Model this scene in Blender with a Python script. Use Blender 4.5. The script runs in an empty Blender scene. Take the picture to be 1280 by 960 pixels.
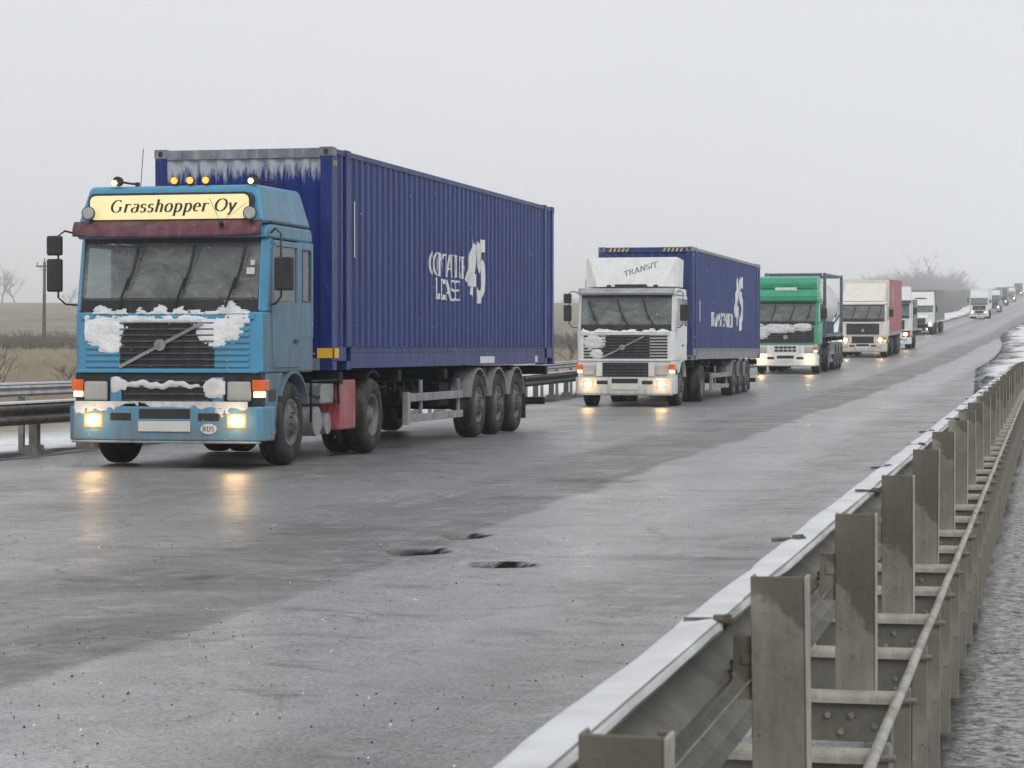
import bpy, bmesh, math, random
from mathutils import Vector, noise, Matrix
R = math.radians
random.seed(7)
SC = bpy.context.scene
COL = SC.collection

# ------------------------------------------------------------------ camera
CH = 1.42
YAW = R(13.1)
cam_d = bpy.data.cameras.new('camera')
cam = bpy.data.objects.new('camera', cam_d); COL.objects.link(cam)
cam_d.sensor_width = 36; cam_d.lens = 3000/1280*36
cam_d.clip_start = .2; cam_d.clip_end = 6000
cam.location = (0, 0, CH)
cam.rotation_euler = (R(90) - math.atan(43/3000), 0, YAW)
cam_d.dof.use_dof = True; cam_d.dof.focus_distance = 34; cam_d.dof.aperture_fstop = 18
SC.camera = cam
# ------------------------------------------------------------------ light
SUN_EL, SUN_AZ = 38, 150     # azimuth clockwise from +Y (behind and right of the camera)
W = bpy.data.worlds.new('World'); SC.world = W; W.use_nodes = True
nt = W.node_tree; nt.nodes.clear()
sky = nt.nodes.new('ShaderNodeTexSky'); sky.sky_type = 'NISHITA'; sky.sun_disc = False
sky.sun_elevation = R(SUN_EL); sky.sun_rotation = R(SUN_AZ); sky.dust_density = 6; sky.air_density = 1
hs = nt.nodes.new('ShaderNodeHueSaturation'); hs.inputs['Saturation'].default_value = .12
cl = nt.nodes.new('ShaderNodeTexNoise'); cl.inputs['Scale'].default_value = 1.6; cl.inputs['Detail'].default_value = 5
tc = nt.nodes.new('ShaderNodeTexCoord')
rp = nt.nodes.new('ShaderNodeValToRGB')
rp.color_ramp.elements[0].position = .35; rp.color_ramp.elements[0].color = (.915, .945, .98, 1)
rp.color_ramp.elements[1].position = .7; rp.color_ramp.elements[1].color = (.97, .99, 1.015, 1)
mul = nt.nodes.new('ShaderNodeVectorMath'); mul.operation = 'SCALE'; mul.inputs['Scale'].default_value = 8.5
mx = nt.nodes.new('ShaderNodeMixRGB'); mx.inputs[0].default_value = .9
bg = nt.nodes.new('ShaderNodeBackground'); bg.inputs['Strength'].default_value = .1
wo = nt.nodes.new('ShaderNodeOutputWorld')
L = nt.links.new
L(tc.outputs['Generated'], cl.inputs['Vector']); L(cl.outputs['Fac'], rp.inputs[0]); L(rp.outputs[0], mul.inputs[0])
L(sky.outputs[0], hs.inputs['Color']); L(hs.outputs[0], mx.inputs[1]); L(mul.outputs[0], mx.inputs[2])
L(mx.outputs[0], bg.inputs['Color']); L(bg.outputs[0], wo.inputs[0])
sd = bpy.data.lights.new('sun', 'SUN'); sd.energy = .9; sd.angle = R(25); sd.color = (1, .97, .93)
so = bpy.data.objects.new('sun', sd); COL.objects.link(so)
az = R(SUN_AZ); dv = Vector((math.sin(az)*math.cos(R(SUN_EL)), math.cos(az)*math.cos(R(SUN_EL)), math.sin(R(SUN_EL))))
so.rotation_euler = dv.to_track_quat('Z', 'Y').to_euler(); so.location = (0, 0, 60)
SC.view_settings.view_transform = 'Standard'; SC.view_settings.look = 'None'
SC.view_settings.exposure = .07; SC.view_settings.gamma = 1
SC.cycles.volume_bounces = 3; SC.cycles.max_bounces = 8; SC.cycles.use_denoising = True
SC.cycles.transparent_max_bounces = 12; SC.cycles.sample_clamp_indirect = 6

# ------------------------------------------------------------------ helpers
def lerp(a, b, t): return a + (b - a)*t
def sst(a, b, x):
    t = min(1, max(0, (x - a)/(b - a))); return t*t*(3 - 2*t)
def table(tb, v):
    if v <= tb[0][0]: return tb[0][1]
    for (a, p), (b, q) in zip(tb, tb[1:]):
        if v <= b: return lerp(p, q, (v - a)/(b - a))
    return tb[-1][1]
def smooth_table(tb, v, w):
    return sum(table(tb, v + k*w) for k in (-1, -.66, -.33, 0, .33, .66, 1))/7
def nz(x, y, z=0): return noise.noise(Vector((x, y, z)))
def fbm(x, y, z=0, o=4):
    s = 0; a = 1
    for i in range(o):
        s += a*noise.noise(Vector((x, y, z))); x *= 2.03; y *= 2.03; z *= 2.03; a *= .5
    return s

class B:
    def __init__(s): s.v = []; s.f = []; s.m = []; s.sm = []
    def add(s, vs, fs, m=0, smooth=False):
        o = len(s.v); s.v += [tuple(v) for v in vs]
        for f in fs: s.f.append(tuple(o + i for i in f)); s.m.append(m); s.sm.append(smooth)
        return s
    def hexa(s, p, m=0):   # p: 4 bottom ccw, 4 top ccw
        return s.add(p, [(3, 2, 1, 0), (4, 5, 6, 7), (0, 1, 5, 4), (1, 2, 6, 5), (2, 3, 7, 6), (3, 0, 4, 7)], m)
    def box(s, x0, x1, y0, y1, z0, z1, m=0):
        return s.hexa([(x0, y0, z0), (x1, y0, z0), (x1, y1, z0), (x0, y1, z0), (x0, y0, z1), (x1, y0, z1), (x1, y1, z1), (x0, y1, z1)], m)
    def prism(s, poly, ax, a, b, m=0, smooth=False):  # poly 2d in the two other axes, extruded on ax
        n = len(poly)
        def P(u, v, w): return (w, u, v) if ax == 'x' else (u, w, v) if ax == 'y' else (u, v, w)
        vs = [P(u, v, a) for u, v in poly] + [P(u, v, b) for u, v in poly]
        s.add(vs, [tuple(range(n))[::-1], tuple(range(n, 2*n))], m)
        o = len(s.v) - 2*n
        for i in range(n):
            j = (i + 1) % n
            s.f.append((o + i, o + j, o + n + j, o + n + i)); s.m.append(m); s.sm.append(smooth)
        return s
    def cyl(s, p0, p1, r, n=12, r2=None, m=0, caps=True):
        p0 = Vector(p0); p1 = Vector(p1); d = (p1 - p0).normalized(); r2 = r if r2 is None else r2
        a = d.orthogonal().normalized(); b = d.cross(a)
        vs = []
        for p, q in ((p0, r), (p1, r2)):
            for i in range(n):
                t = 2*math.pi*i/n; vs.append(p + (a*math.cos(t) + b*math.sin(t))*q)
        s.add(vs, [(i, (i+1) % n, n + (i+1) % n, n + i) for i in range(n)], m, n > 5)
        if caps: s.add(vs[:n], [tuple(range(n))[::-1]], m); s.add(vs[n:], [tuple(range(n))], m)
        return s
    def tube(s, pts, r, n=6, m=0):
        pts = [Vector(p) for p in pts]; vs = []; a = None
        for k, p in enumerate(pts):
            d = (pts[min(k+1, len(pts)-1)] - pts[max(k-1, 0)]).normalized()
            if a is None: a = d.orthogonal().normalized()
            a = (a - d*a.dot(d)).normalized(); b = d.cross(a)
            q = r[k] if isinstance(r, (list, tuple)) else r
            for i in range(n):
                t = 2*math.pi*i/n; vs.append(p + (a*math.cos(t) + b*math.sin(t))*q)
        fs = [(k*n + i, k*n + (i+1) % n, (k+1)*n + (i+1) % n, (k+1)*n + i) for k in range(len(pts)-1) for i in range(n)]
        s.add(vs, fs, m, True); L_ = (len(pts)-1)*n
        s.add(vs[:n], [tuple(range(n))[::-1]], m); s.add(vs[L_:], [tuple(range(n))], m)
        return s
    def lathe(s, prof, c, n=32, m=0, sx=1, closed=False):  # axis x; prof = [(x, r)]
        vs = []
        for (x, r) in prof:
            for i in range(n):
                t = 2*math.pi*i/n; vs.append((c[0] + sx*x, c[1] + r*math.cos(t), c[2] + r*math.sin(t)))
        k = len(prof); rng = range(k if closed else k-1)
        fs = [(a*n + i, ((a+1) % k)*n + i, ((a+1) % k)*n + (i+1) % n, a*n + (i+1) % n) for a in rng for i in range(n)]
        return s.add(vs, fs, m, True)
    def grid(s, fn, us, vs_, m=0, smooth=True, keep=None):
        o = len(s.v); nu = len(us); nv = len(vs_)
        for v in vs_:
            for u in us: s.v.append(tuple(fn(u, v)))
        for j in range(nv-1):
            for i in range(nu-1):
                if keep and not keep(us[i], vs_[j], us[i+1], vs_[j+1]): continue
                s.f.append((o + j*nu + i, o + j*nu + i+1, o + (j+1)*nu + i+1, o + (j+1)*nu + i)); s.m.append(m); s.sm.append(smooth)
        return s
    def build(s, name, mats, parent=None, bev=0, label=None, seg=2):
        me = bpy.data.meshes.new(name)
        me.from_pydata(s.v, [], s.f)
        if not isinstance(mats, (list, tuple)): mats = [mats]
        for mt in mats: me.materials.append(mt)
        me.polygons.foreach_set('material_index', s.m); me.polygons.foreach_set('use_smooth', s.sm)
        me.update()
        bm = bmesh.new(); bm.from_mesh(me); bmesh.ops.recalc_face_normals(bm, faces=bm.faces); bm.to_mesh(me); bm.free()
        o = bpy.data.objects.new(name, me); COL.objects.link(o); o.parent = parent
        if bev:
            b = o.modifiers.new('bevel', 'BEVEL'); b.width = bev; b.segments = seg; b.limit_method = 'ANGLE'; b.angle_limit = R(40)
        if label: o['label'] = label
        return o
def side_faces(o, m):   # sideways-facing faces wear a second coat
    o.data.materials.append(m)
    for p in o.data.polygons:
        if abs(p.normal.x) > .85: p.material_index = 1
def frange(a, b, n): return [a + (b-a)*i/n for i in range(n+1)]
def tag(o, label, cat, group=None, kind=None):
    if label: o['label'] = label
    if cat: o['category'] = cat
    if group: o['group'] = group
    if kind: o['kind'] = kind
    return o
def thing(name, label, cat, loc, group=None, rot=(0, 0, 0)):
    o = bpy.data.objects.new(name, None); COL.objects.link(o); o.location = loc; o.rotation_euler = rot
    o.empty_display_size = .3
    return tag(o, label, cat, group)
def copy_to(o, parent, loc=None):
    c = o.copy(); COL.objects.link(c); c.parent = parent
    if loc is not None: c.location = loc
    return c
def copy_tree(o, parent=None):
    c = o.copy(); COL.objects.link(c); c.parent = parent
    for ch in [q for q in COL.objects if q.parent == o]: copy_tree(ch, c)
    return c

# ------------------------------------------------------------------ materials
def mat(name, col, rough=.5, metal=0, var=.25, scale=3, dirt=None, dirtz=None, dirt_amt=.5, bump=.0, bscale=40, spec=.5, emit=None, es=0, fine=None):
    m = bpy.data.materials.new(name); m.use_nodes = True; n = m.node_tree.nodes; l = m.node_tree.links.new
    p = n['Principled BSDF']; p.inputs['Roughness'].default_value = rough; p.inputs['Metallic'].default_value = metal
    p.inputs['Specular IOR Level'].default_value = spec
    t = n.new('ShaderNodeTexCoord'); g = n.new('ShaderNodeNewGeometry')
    nn = n.new('ShaderNodeTexNoise'); nn.inputs['Scale'].default_value = scale; nn.inputs['Detail'].default_value = 6; nn.inputs['Roughness'].default_value = .65
    l(t.outputs['Object'], nn.inputs['Vector'])
    r = n.new('ShaderNodeValToRGB'); e = r.color_ramp.elements
    e[0].position = .3; e[1].position = .7
    e[0].color = tuple(c*(1-var) for c in col) + (1,); e[1].color = tuple(min(1, c*(1+var)) for c in col) + (1,)
    l(nn.outputs['Fac'], r.inputs[0]); out = r.outputs[0]
    if dirt:
        mp = n.new('ShaderNodeMapping'); mp.inputs['Scale'].default_value = (5, 5, 1.2)
        l(t.outputs['Object'], mp.inputs['Vector'])
        d = n.new('ShaderNodeTexNoise'); d.inputs['Scale'].default_value = 1.3; d.inputs['Detail'].default_value = 8; d.inputs['Roughness'].default_value = .7
        l(mp.outputs[0], d.inputs['Vector'])
        mr = n.new('ShaderNodeMapRange'); mr.inputs['From Min'].default_value = .42; mr.inputs['From Max'].default_value = .72
        mr.inputs['To Max'].default_value = dirt_amt; l(d.outputs['Fac'], mr.inputs['Value']); fac = mr.outputs[0]
        if dirtz:
            sp = n.new('ShaderNodeSeparateXYZ'); l(t.outputs['Object'], sp.inputs[0])
            mz = n.new('ShaderNodeMapRange'); mz.inputs['From Min'].default_value = dirtz[1]; mz.inputs['From Max'].default_value = dirtz[0]
            mz.inputs['To Max'].default_value = dirtz[2] if len(dirtz) > 2 else .7
            l(sp.outputs['Z'], mz.inputs['Value'])
            ad = n.new('ShaderNodeMath'); ad.operation = 'ADD'; ad.use_clamp = True
            mm = n.new('ShaderNodeMath'); mm.operation = 'MULTIPLY'
            sc = n.new('ShaderNodeMath'); sc.operation = 'MULTIPLY_ADD'; sc.inputs[1].default_value = 1.6; sc.inputs[2].default_value = .1
            l(d.outputs['Fac'], sc.inputs[0]); l(mz.outputs[0], mm.inputs[0]); l(sc.outputs[0], mm.inputs[1])
            l(fac, ad.inputs[0]); l(mm.outputs[0], ad.inputs[1]); fac = ad.outputs[0]
        x = n.new('ShaderNodeMixRGB'); x.inputs[2].default_value = tuple(dirt) + (1,)
        l(fac, x.inputs[0]); l(out, x.inputs[1]); out = x.outputs[0]
        rr = n.new('ShaderNodeMapRange'); rr.inputs['To Min'].default_value = rough; rr.inputs['To Max'].default_value = max(.7, rough)
        l(fac, rr.inputs['Value']); l(rr.outputs[0], p.inputs['Roughness'])
    l(out, p.inputs['Base Color'])
    if dirt:
        f1 = n.new('ShaderNodeTexNoise'); f1.inputs['Scale'].default_value = 28; f1.inputs['Detail'].default_value = 5; f1.inputs['Roughness'].default_value = .8; l(t.outputs['Object'], f1.inputs['Vector'])
        f2 = n.new('ShaderNodeMapRange'); f2.inputs['From Min'].default_value = .54; f2.inputs['From Max'].default_value = .68; f2.inputs['To Max'].default_value = .45; l(f1.outputs['Fac'], f2.inputs['Value'])
        f3 = n.new('ShaderNodeMixRGB'); f3.inputs[2].default_value = tuple(c*.8 for c in dirt) + (1,); l(f2.outputs[0], f3.inputs[0]); l(out, f3.inputs[1]); l(f3.outputs[0], p.inputs['Base Color'])
    if bump:
        b = n.new('ShaderNodeBump'); b.inputs['Strength'].default_value = bump; b.inputs['Distance'].default_value = .02
        q = n.new('ShaderNodeTexNoise'); q.inputs['Scale'].default_value = bscale; q.inputs['Detail'].default_value = 4
        l(t.outputs['Object'], q.inputs['Vector']); l(q.outputs['Fac'], b.inputs['Height']); l(b.outputs[0], p.inputs['Normal'])
    if emit:
        p.inputs['Emission Color'].default_value = tuple(emit) + (1,); p.inputs['Emission Strength'].default_value = es
    return m
GR = (.16, .155, .145)
M = dict(
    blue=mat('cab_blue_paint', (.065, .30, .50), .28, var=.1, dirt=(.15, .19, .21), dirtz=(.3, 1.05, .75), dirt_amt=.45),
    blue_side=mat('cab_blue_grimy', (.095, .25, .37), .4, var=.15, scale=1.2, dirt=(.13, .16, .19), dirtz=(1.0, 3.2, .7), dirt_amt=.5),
    maroon=mat('maroon_visor', (.10, .02, .035), .45, dirt=(.25, .2, .2), dirt_amt=.4),
    white=mat('white_paint', (.74, .75, .74), .35, var=.05, dirt=(.28, .27, .24), dirtz=(.3, 1.2, .55), dirt_amt=.25),
    white_clean=mat('white_panel', (.74, .76, .76), .4, var=.05, dirt=(.35, .34, .33), dirt_amt=.3),
    cream=mat('cream_paint', (.76, .72, .655), .4, var=.06, dirt=(.25, .22, .18), dirtz=(.3, 1.3, .5), dirt_amt=.25),
    green=mat('green_paint', (.03, .33, .17), .3, var=.15, dirt=(.12, .20, .16), dirtz=(.5, 2.2, .5), dirt_amt=.4),
    green_dark=mat('dark_green_paint', (.03, .09, .07), .4, dirt=GR, dirt_amt=.4),
    grey_cab=mat('grey_paint', (.30, .32, .33), .4, dirt=GR, dirt_amt=.5),
    black=mat('black_plastic', (.012, .012, .014), .45, dirt=(.07, .07, .07), dirt_amt=.5),
    grille=mat('grille_slat', (.035, .04, .045), .4, dirt=(.22, .23, .24), dirt_amt=.6),
    rubber=mat('tyre_rubber', (.016, .016, .016), .7, var=.3, scale=9, dirt=(.13, .125, .12), dirt_amt=.6, bump=.3, spec=.2),
    rim=mat('dirty_rim', (.16, .16, .165), .5, metal=.3, var=.3, scale=12, dirt=(.06, .055, .05), dirt_amt=.8),
    chassis=mat('chassis_black', (.011, .011, .012), .6, var=.4, dirt=(.04, .037, .034), dirt_amt=.6, spec=.15),
    alu=mat('dull_aluminium', (.33, .34, .35), .5, metal=.4, var=.2, dirt=(.14, .13, .12), dirt_amt=.7),
    red=mat('red_toolbox', (.33, .025, .04), .4, var=.2, dirt=(.42, .3, .3), dirt_amt=.6),
    redbox=mat('red_curtain', (.34, .035, .05), .5, var=.15, dirt=(.28, .15, .15), dirt_amt=.5),
    seat=mat('seat_fabric', (.07, .075, .08), .9), trim=mat('cab_trim', (.30, .32, .31), .8), board=mat('dashboard', (.05, .05, .05), .7),
    curtain=mat('light_curtain', (.5, .52, .5), .9),
    cont=mat('container_blue', (.010, .025, .150), .38, var=.25, scale=1.2, dirt=(.045, .065, .17), dirt_amt=.7, spec=.30),
    cont2=mat('container_blue_faded', (.028, .045, .17), .5, var=.22, scale=1.5, dirt=(.09, .11, .21), dirt_amt=.8, spec=.2),
    rail_grey=mat('container_rail_faded', (.20, .21, .25), .5, var=.3, dirt=(.3, .3, .3), dirt_amt=.6),
    letter=mat('white_lettering', (.72, .73, .73), .5, var=.08, dirt=(.4, .4, .43), dirt_amt=.4),
    ink=mat('dark_lettering', (.02, .02, .03), .5),
    faded_ink=mat('faded_lettering', (.14, .14, .15), .5, var=.5, scale=9),
    yellow=mat('yellow_marker', (.75, .42, .03), .4, var=.1),
    hazard=mat('yellow_stripe', (.55, .42, .05), .5),
    rust=mat('rusty_bracket', (.09, .07, .055), .7, var=.4, scale=20, dirt=(.3, .3, .3), dirt_amt=.6),
    steel=mat('galvanised_steel', (.15, .145, .12), .5, metal=.15, var=.22, scale=5, dirt=(.10, .085, .065), dirt_amt=.75, bump=.12),
    post=mat('barrier_post_steel', (.275, .262, .225), .5, metal=.1, var=.2, scale=7, dirt=(.09, .08, .062), dirt_amt=.8, bump=.1),
    lip=mat('pale_strut_edge', (.40, .385, .34), .5, var=.2, scale=9, dirt=(.15, .115, .08), dirt_amt=.8),
    tank=mat('tank_shell', (.72, .71, .70), .35, var=.08, dirt=(.28, .25, .24), dirt_amt=.6),
    tframe=mat('tank_frame_blue', (.07, .12, .165), .5, dirt=GR, dirt_amt=.4),
    tarp=mat('grey_tarp', (.20, .20, .18), .7, var=.2), bark=mat('bark', (.10, .09, .08), .9), wood=mat('pole_wood', (.11, .095, .08), .85, var=.3),
    twig=mat('bare_twigs', (.085, .075, .065), .95), lightened=mat('hazed_twigs', (.24, .235, .23), .95), lowscrub=mat('scrub_twigs', (.15, .13, .11), .95), plate=mat('number_plate', (.6, .6, .57), .4, var=.05),  # lighter twigs: distance haze on the far wood painted into the colour
    lensoff=mat('lamp_glass_dirty', (.42, .42, .40), .15, var=.15, dirt=(.3, .28, .25), dirt_amt=.4),
    orange=mat('indicator_orange', (.7, .12, .02), .2), amber=mat('amber_marker_lamp', (.9, .35, .05), .3, emit=(1, .36, .05), es=1.6),
    markw=mat('position_lamp', (.9, .7, .4), .3, emit=(1, .68, .32), es=2.2),
    lamp=mat('headlamp_lit', (.9, .8, .6), .3, emit=(1, .64, .30), es=60),
    lampfar=mat('headlamp_lit_far', (.9, .8, .6), .3, emit=(1, .86, .66), es=26),
    halo=mat('reflector_glow', (.35, .27, .18), .3, emit=(1, .52, .2), es=.30),
    sign=mat('sign_lit', (.75, .68, .4), .5, var=.06, emit=(1, .80, .36), es=.42),
    mirror=mat('mirror_glass', (.5, .5, .5), .06, metal=1, var=.02),
)
def stain(m):   # dried mud wash with its own slanting edge on every post
    n = m.node_tree.nodes; l = m.node_tree.links.new; p = n['Principled BSDF']; src = p.inputs['Base Color'].links[0].from_socket
    t = n.new('ShaderNodeTexCoord'); s_ = n.new('ShaderNodeSeparateXYZ'); l(t.outputs['Object'], s_.inputs[0]); oi = n.new('ShaderNodeObjectInfo')
    q = n.new('ShaderNodeTexNoise'); q.noise_dimensions = '4D'; q.inputs['Scale'].default_value = 5; q.inputs['Detail'].default_value = 7; q.inputs['Roughness'].default_value = .65
    l(t.outputs['Object'], q.inputs['Vector'])
    def mt(op, a, b, c=0):
        k = n.new('ShaderNodeMath'); k.operation = op
        for i, v in enumerate((a, b, c)):
            if isinstance(v, (int, float)): k.inputs[i].default_value = v
            else: l(v, k.inputs[i])
        return k.outputs[0]
    l(mt('MULTIPLY', oi.outputs['Random'], 40), q.inputs['W'])
    v = mt('MULTIPLY_ADD', s_.outputs['X'], .9, s_.outputs['Z']); v = mt('MULTIPLY_ADD', q.outputs['Fac'], .35, v); v = mt('MULTIPLY_ADD', oi.outputs['Random'], -.30, mt('ADD', v, .09))
    mr = n.new('ShaderNodeMapRange'); mr.inputs['From Min'].default_value = .885; mr.inputs['From Max'].default_value = .905; mr.inputs['To Max'].default_value = .72; l(v, mr.inputs['Value'])
    x = n.new('ShaderNodeMixRGB'); x.inputs[2].default_value = (.085, .074, .056, 1); l(mr.outputs[0], x.inputs[0]); l(src, x.inputs[1])
    w = n.new('ShaderNodeTexVoronoi'); w.inputs['Scale'].default_value = 38; l(t.outputs['Object'], w.inputs['Vector'])
    m2 = n.new('ShaderNodeMapRange'); m2.inputs['From Min'].default_value = .16; m2.inputs['From Max'].default_value = .10; l(w.outputs['Distance'], m2.inputs['Value'])
    q3 = n.new('ShaderNodeTexNoise'); q3.inputs['Scale'].default_value = 9; l(t.outputs['Object'], q3.inputs['Vector'])
    m3 = n.new('ShaderNodeMapRange'); m3.inputs['From Min'].default_value = .5; m3.inputs['From Max'].default_value = .6; l(q3.outputs['Fac'], m3.inputs['Value'])
    y = n.new('ShaderNodeMixRGB'); y.inputs[2].default_value = (.07, .055, .035, 1); l(mt('MULTIPLY', m2.outputs[0], m3.outputs[0]), y.inputs[0]); l(x.outputs[0], y.inputs[1]); l(y.outputs[0], p.inputs['Base Color'])
stain(M['post'])
def snow_mat(name, dirty=0):
    m = bpy.data.materials.new(name); m.use_nodes = True; n = m.node_tree.nodes; l = m.node_tree.links.new
    p = n['Principled BSDF']; p.inputs['Roughness'].default_value = .75
    p.inputs['Subsurface Weight'].default_value = .0
    t = n.new('ShaderNodeTexCoord'); q = n.new('ShaderNodeTexNoise'); q.inputs['Scale'].default_value = 6; q.inputs['Detail'].default_value = 8
    l(t.outputs['Object'], q.inputs['Vector']); r = n.new('ShaderNodeValToRGB'); e = r.color_ramp.elements
    e[0].position = .35; e[1].position = .6
    e[0].color = (lerp(.72, .3, dirty),)*3 + (1,); e[1].color = (.84, .86, .88, 1)
    l(q.outputs['Fac'], r.inputs[0]); l(r.outputs[0], p.inputs['Base Color'])
    b = n.new('ShaderNodeBump'); b.inputs['Strength'].default_value = .25; b.inputs['Distance'].default_value = .02
    q2 = n.new('ShaderNodeTexNoise'); q2.inputs['Scale'].default_value = 60
    l(t.outputs['Object'], q2.inputs['Vector']); l(q2.outputs['Fac'], b.inputs['Height']); l(b.outputs[0], p.inputs['Normal'])
    return m
M['snow'] = snow_mat('snow'); M['snow_wet'] = snow_mat('snow_wet')
for e_ in M['snow_wet'].node_tree.nodes['Color Ramp'].color_ramp.elements: e_.color = (e_.color[0]*.80, e_.color[1]*.80, e_.color[2]*.80, 1); M['snow_dirty'] = snow_mat('snow_dirty', .55)
def glass_mat(name, tint, film, gl=.9):
    m = bpy.data.materials.new(name); m.use_nodes = True; n = m.node_tree.nodes; l = m.node_tree.links.new
    n.remove(n['Principled BSDF']); out = n['Material Output']
    tr = n.new('ShaderNodeBsdfTransparent'); tr.inputs[0].default_value = tint + (1,)
    df = n.new('ShaderNodeBsdfDiffuse'); df.inputs[0].default_value = (.42, .46, .45, 1)
    gs = n.new('ShaderNodeBsdfGlossy'); gs.inputs['Roughness'].default_value = .04
    fr = n.new('ShaderNodeFresnel'); fr.inputs[0].default_value = 1.5
    t = n.new('ShaderNodeTexCoord'); mp = n.new('ShaderNodeMapping'); mp.inputs['Scale'].default_value = (1, 1, 2.2); mp.inputs['Rotation'].default_value = (0, .5, 0)
    w = n.new('ShaderNodeTexNoise'); w.inputs['Scale'].default_value = 2.2; w.inputs['Detail'].default_value = 9; w.inputs['Roughness'].default_value = .75; w.inputs['Distortion'].default_value = 1.2
    l(t.outputs['Object'], mp.inputs[0]); l(mp.outputs[0], w.inputs['Vector'])
    mr = n.new('ShaderNodeMapRange'); mr.inputs['From Min'].default_value = .35; mr.inputs['From Max'].default_value = .75
    mr.inputs['To Min'].default_value = film*.45; mr.inputs['To Max'].default_value = film*1.6; l(w.outputs['Fac'], mr.inputs['Value'])
    m1 = n.new('ShaderNodeMixShader'); l(mr.outputs[0], m1.inputs[0]); l(tr.outputs[0], m1.inputs[1]); l(df.outputs[0], m1.inputs[2])
    m2 = n.new('ShaderNodeMixShader'); l(fr.outputs[0], m2.inputs[0]); l(m1.outputs[0], m2.inputs[1]); l(gs.outputs[0], m2.inputs[2])
    l(m2.outputs[0], out.inputs[0])
    return m
M['glass'] = glass_mat('windscreen_glass', (.60, .68, .66), .36)
M['glass_side'] = glass_mat('side_glass', (.55, .6, .6), .25)
def frost_mat():   # blue paint with frost lying on the upper part of the panel
    m = mat('container_blue_frosted', (.010, .026, .165), .45, var=.2, scale=1.5)
    n = m.node_tree.nodes; l = m.node_tree.links.new; p = n['Principled BSDF']; src = p.inputs['Base Color'].links[0].from_socket; p.inputs['Specular IOR Level'].default_value = .2
    t = n.new('ShaderNodeTexCoord'); s = n.new('ShaderNodeSeparateXYZ'); l(t.outputs['Object'], s.inputs[0])
    mp = n.new('ShaderNodeMapping'); mp.inputs['Scale'].default_value = (7, 1, 1.2); l(t.outputs['Object'], mp.inputs[0])
    q = n.new('ShaderNodeTexNoise'); q.inputs['Scale'].default_value = 2; q.inputs['Detail'].default_value = 8; q.inputs['Roughness'].default_value = .7; l(mp.outputs[0], q.inputs['Vector'])
    a = n.new('ShaderNodeMath'); a.operation = 'MULTIPLY_ADD'; a.inputs[1].default_value = 1.0; a.inputs[2].default_value = -.5; l(q.outputs['Fac'], a.inputs[0])
    b = n.new('ShaderNodeMath'); b.operation = 'ADD'; l(s.outputs['Z'], b.inputs[0]); l(a.outputs[0], b.inputs[1])
    mr = n.new('ShaderNodeMapRange'); mr.inputs['From Min'].default_value = 2.50; mr.inputs['From Max'].default_value = 2.66; mr.inputs['To Max'].default_value = .85; l(b.outputs[0], mr.inputs['Value'])
    x = n.new('ShaderNodeMixRGB'); x.inputs[2].default_value = (.50, .52, .54, 1); l(mr.outputs[0], x.inputs[0]); l(src, x.inputs[1]); l(x.outputs[0], p.inputs['Base Color'])
    return m
M['frost'] = frost_mat()
M['frame_frost'] = mat('container_frame_frosted', (.15, .16, .19), .55, var=.3, scale=4, dirt=(.45, .46, .46), dirt_amt=.8)

# ------------------------------------------------------------------ ground, road
HT = [(-80, 0), (62, 0), (93, .5), (126, .97), (147, 1.45), (220, 2.75), (329, 5.6), (413, 7.7), (528, 10.9), (664, 14.4), (818, 19.6), (1000, 25), (1300, 27), (2600, 27)]
def H(y): return smooth_table(HT, y, 12) if y > 45 else 0
LX = [(-80, 0), (147, 0), (220, -2.6), (329, -1.4), (413, -2.2), (528, -3.9), (664, -5.3), (818, -6.7), (1100, -9)]
def LS(y): return smooth_table(LX, y, 30) if y > 110 else 0        # sideways shift of the carriageway
def XR(y): return LS(y) + table([(-80, -.62), (0, -.62), (46, -1.05), (65, -2.5), (100, -3.8), (1200, -3.8)], y)
def XL(y): return LS(y) - 13.1
FT = [(0, -.45), (40, -.5), (100, -.3), (208, 1.15), (300, 3.3), (500, 8.6), (700, 13.8), (900, 19.0), (1020, 21.0), (1300, 22), (2500, 26)]
CY, SY = math.cos(YAW), math.sin(YAW)
def Zof(x, y): return -x*SY + y*CY
def G(x, y):
    h = H(y); xl = XL(y); xr = XR(y)
    if xl - .05 <= x <= xr + .05: return h - .09
    if x < xl:
        d = xl - x
        v = h - .03*sst(0, 1, d) - .35*sst(2.5, 7, d)
        v += .025*fbm(x*1.7, y*.9, 1)*sst(0, .5, d)
        f = smooth_table(FT, max(Zof(x, y), 0), 25) + .25*fbm(x*.03, y*.03, 5)
        return lerp(v, f, sst(5, 26, d))
    d = x - xr
    if y < 40: v = h - .27 + .02*fbm(x*4, y*4, 3) + .012*nz(x*14, y*14, 2)
    else: v = h + .05
    v = lerp(h - .27 + .02*fbm(x*4, y*4, 3) + .012*nz(x*14, y*14, 2), h + .12 + .12*fbm(x*.8, y*.25, 4), sst(44, 58, y))
    v = lerp(h - .09, v, sst(0, .25, d)) if y > 46 else v
    return v - .8*sst(9, 30, d)

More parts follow.
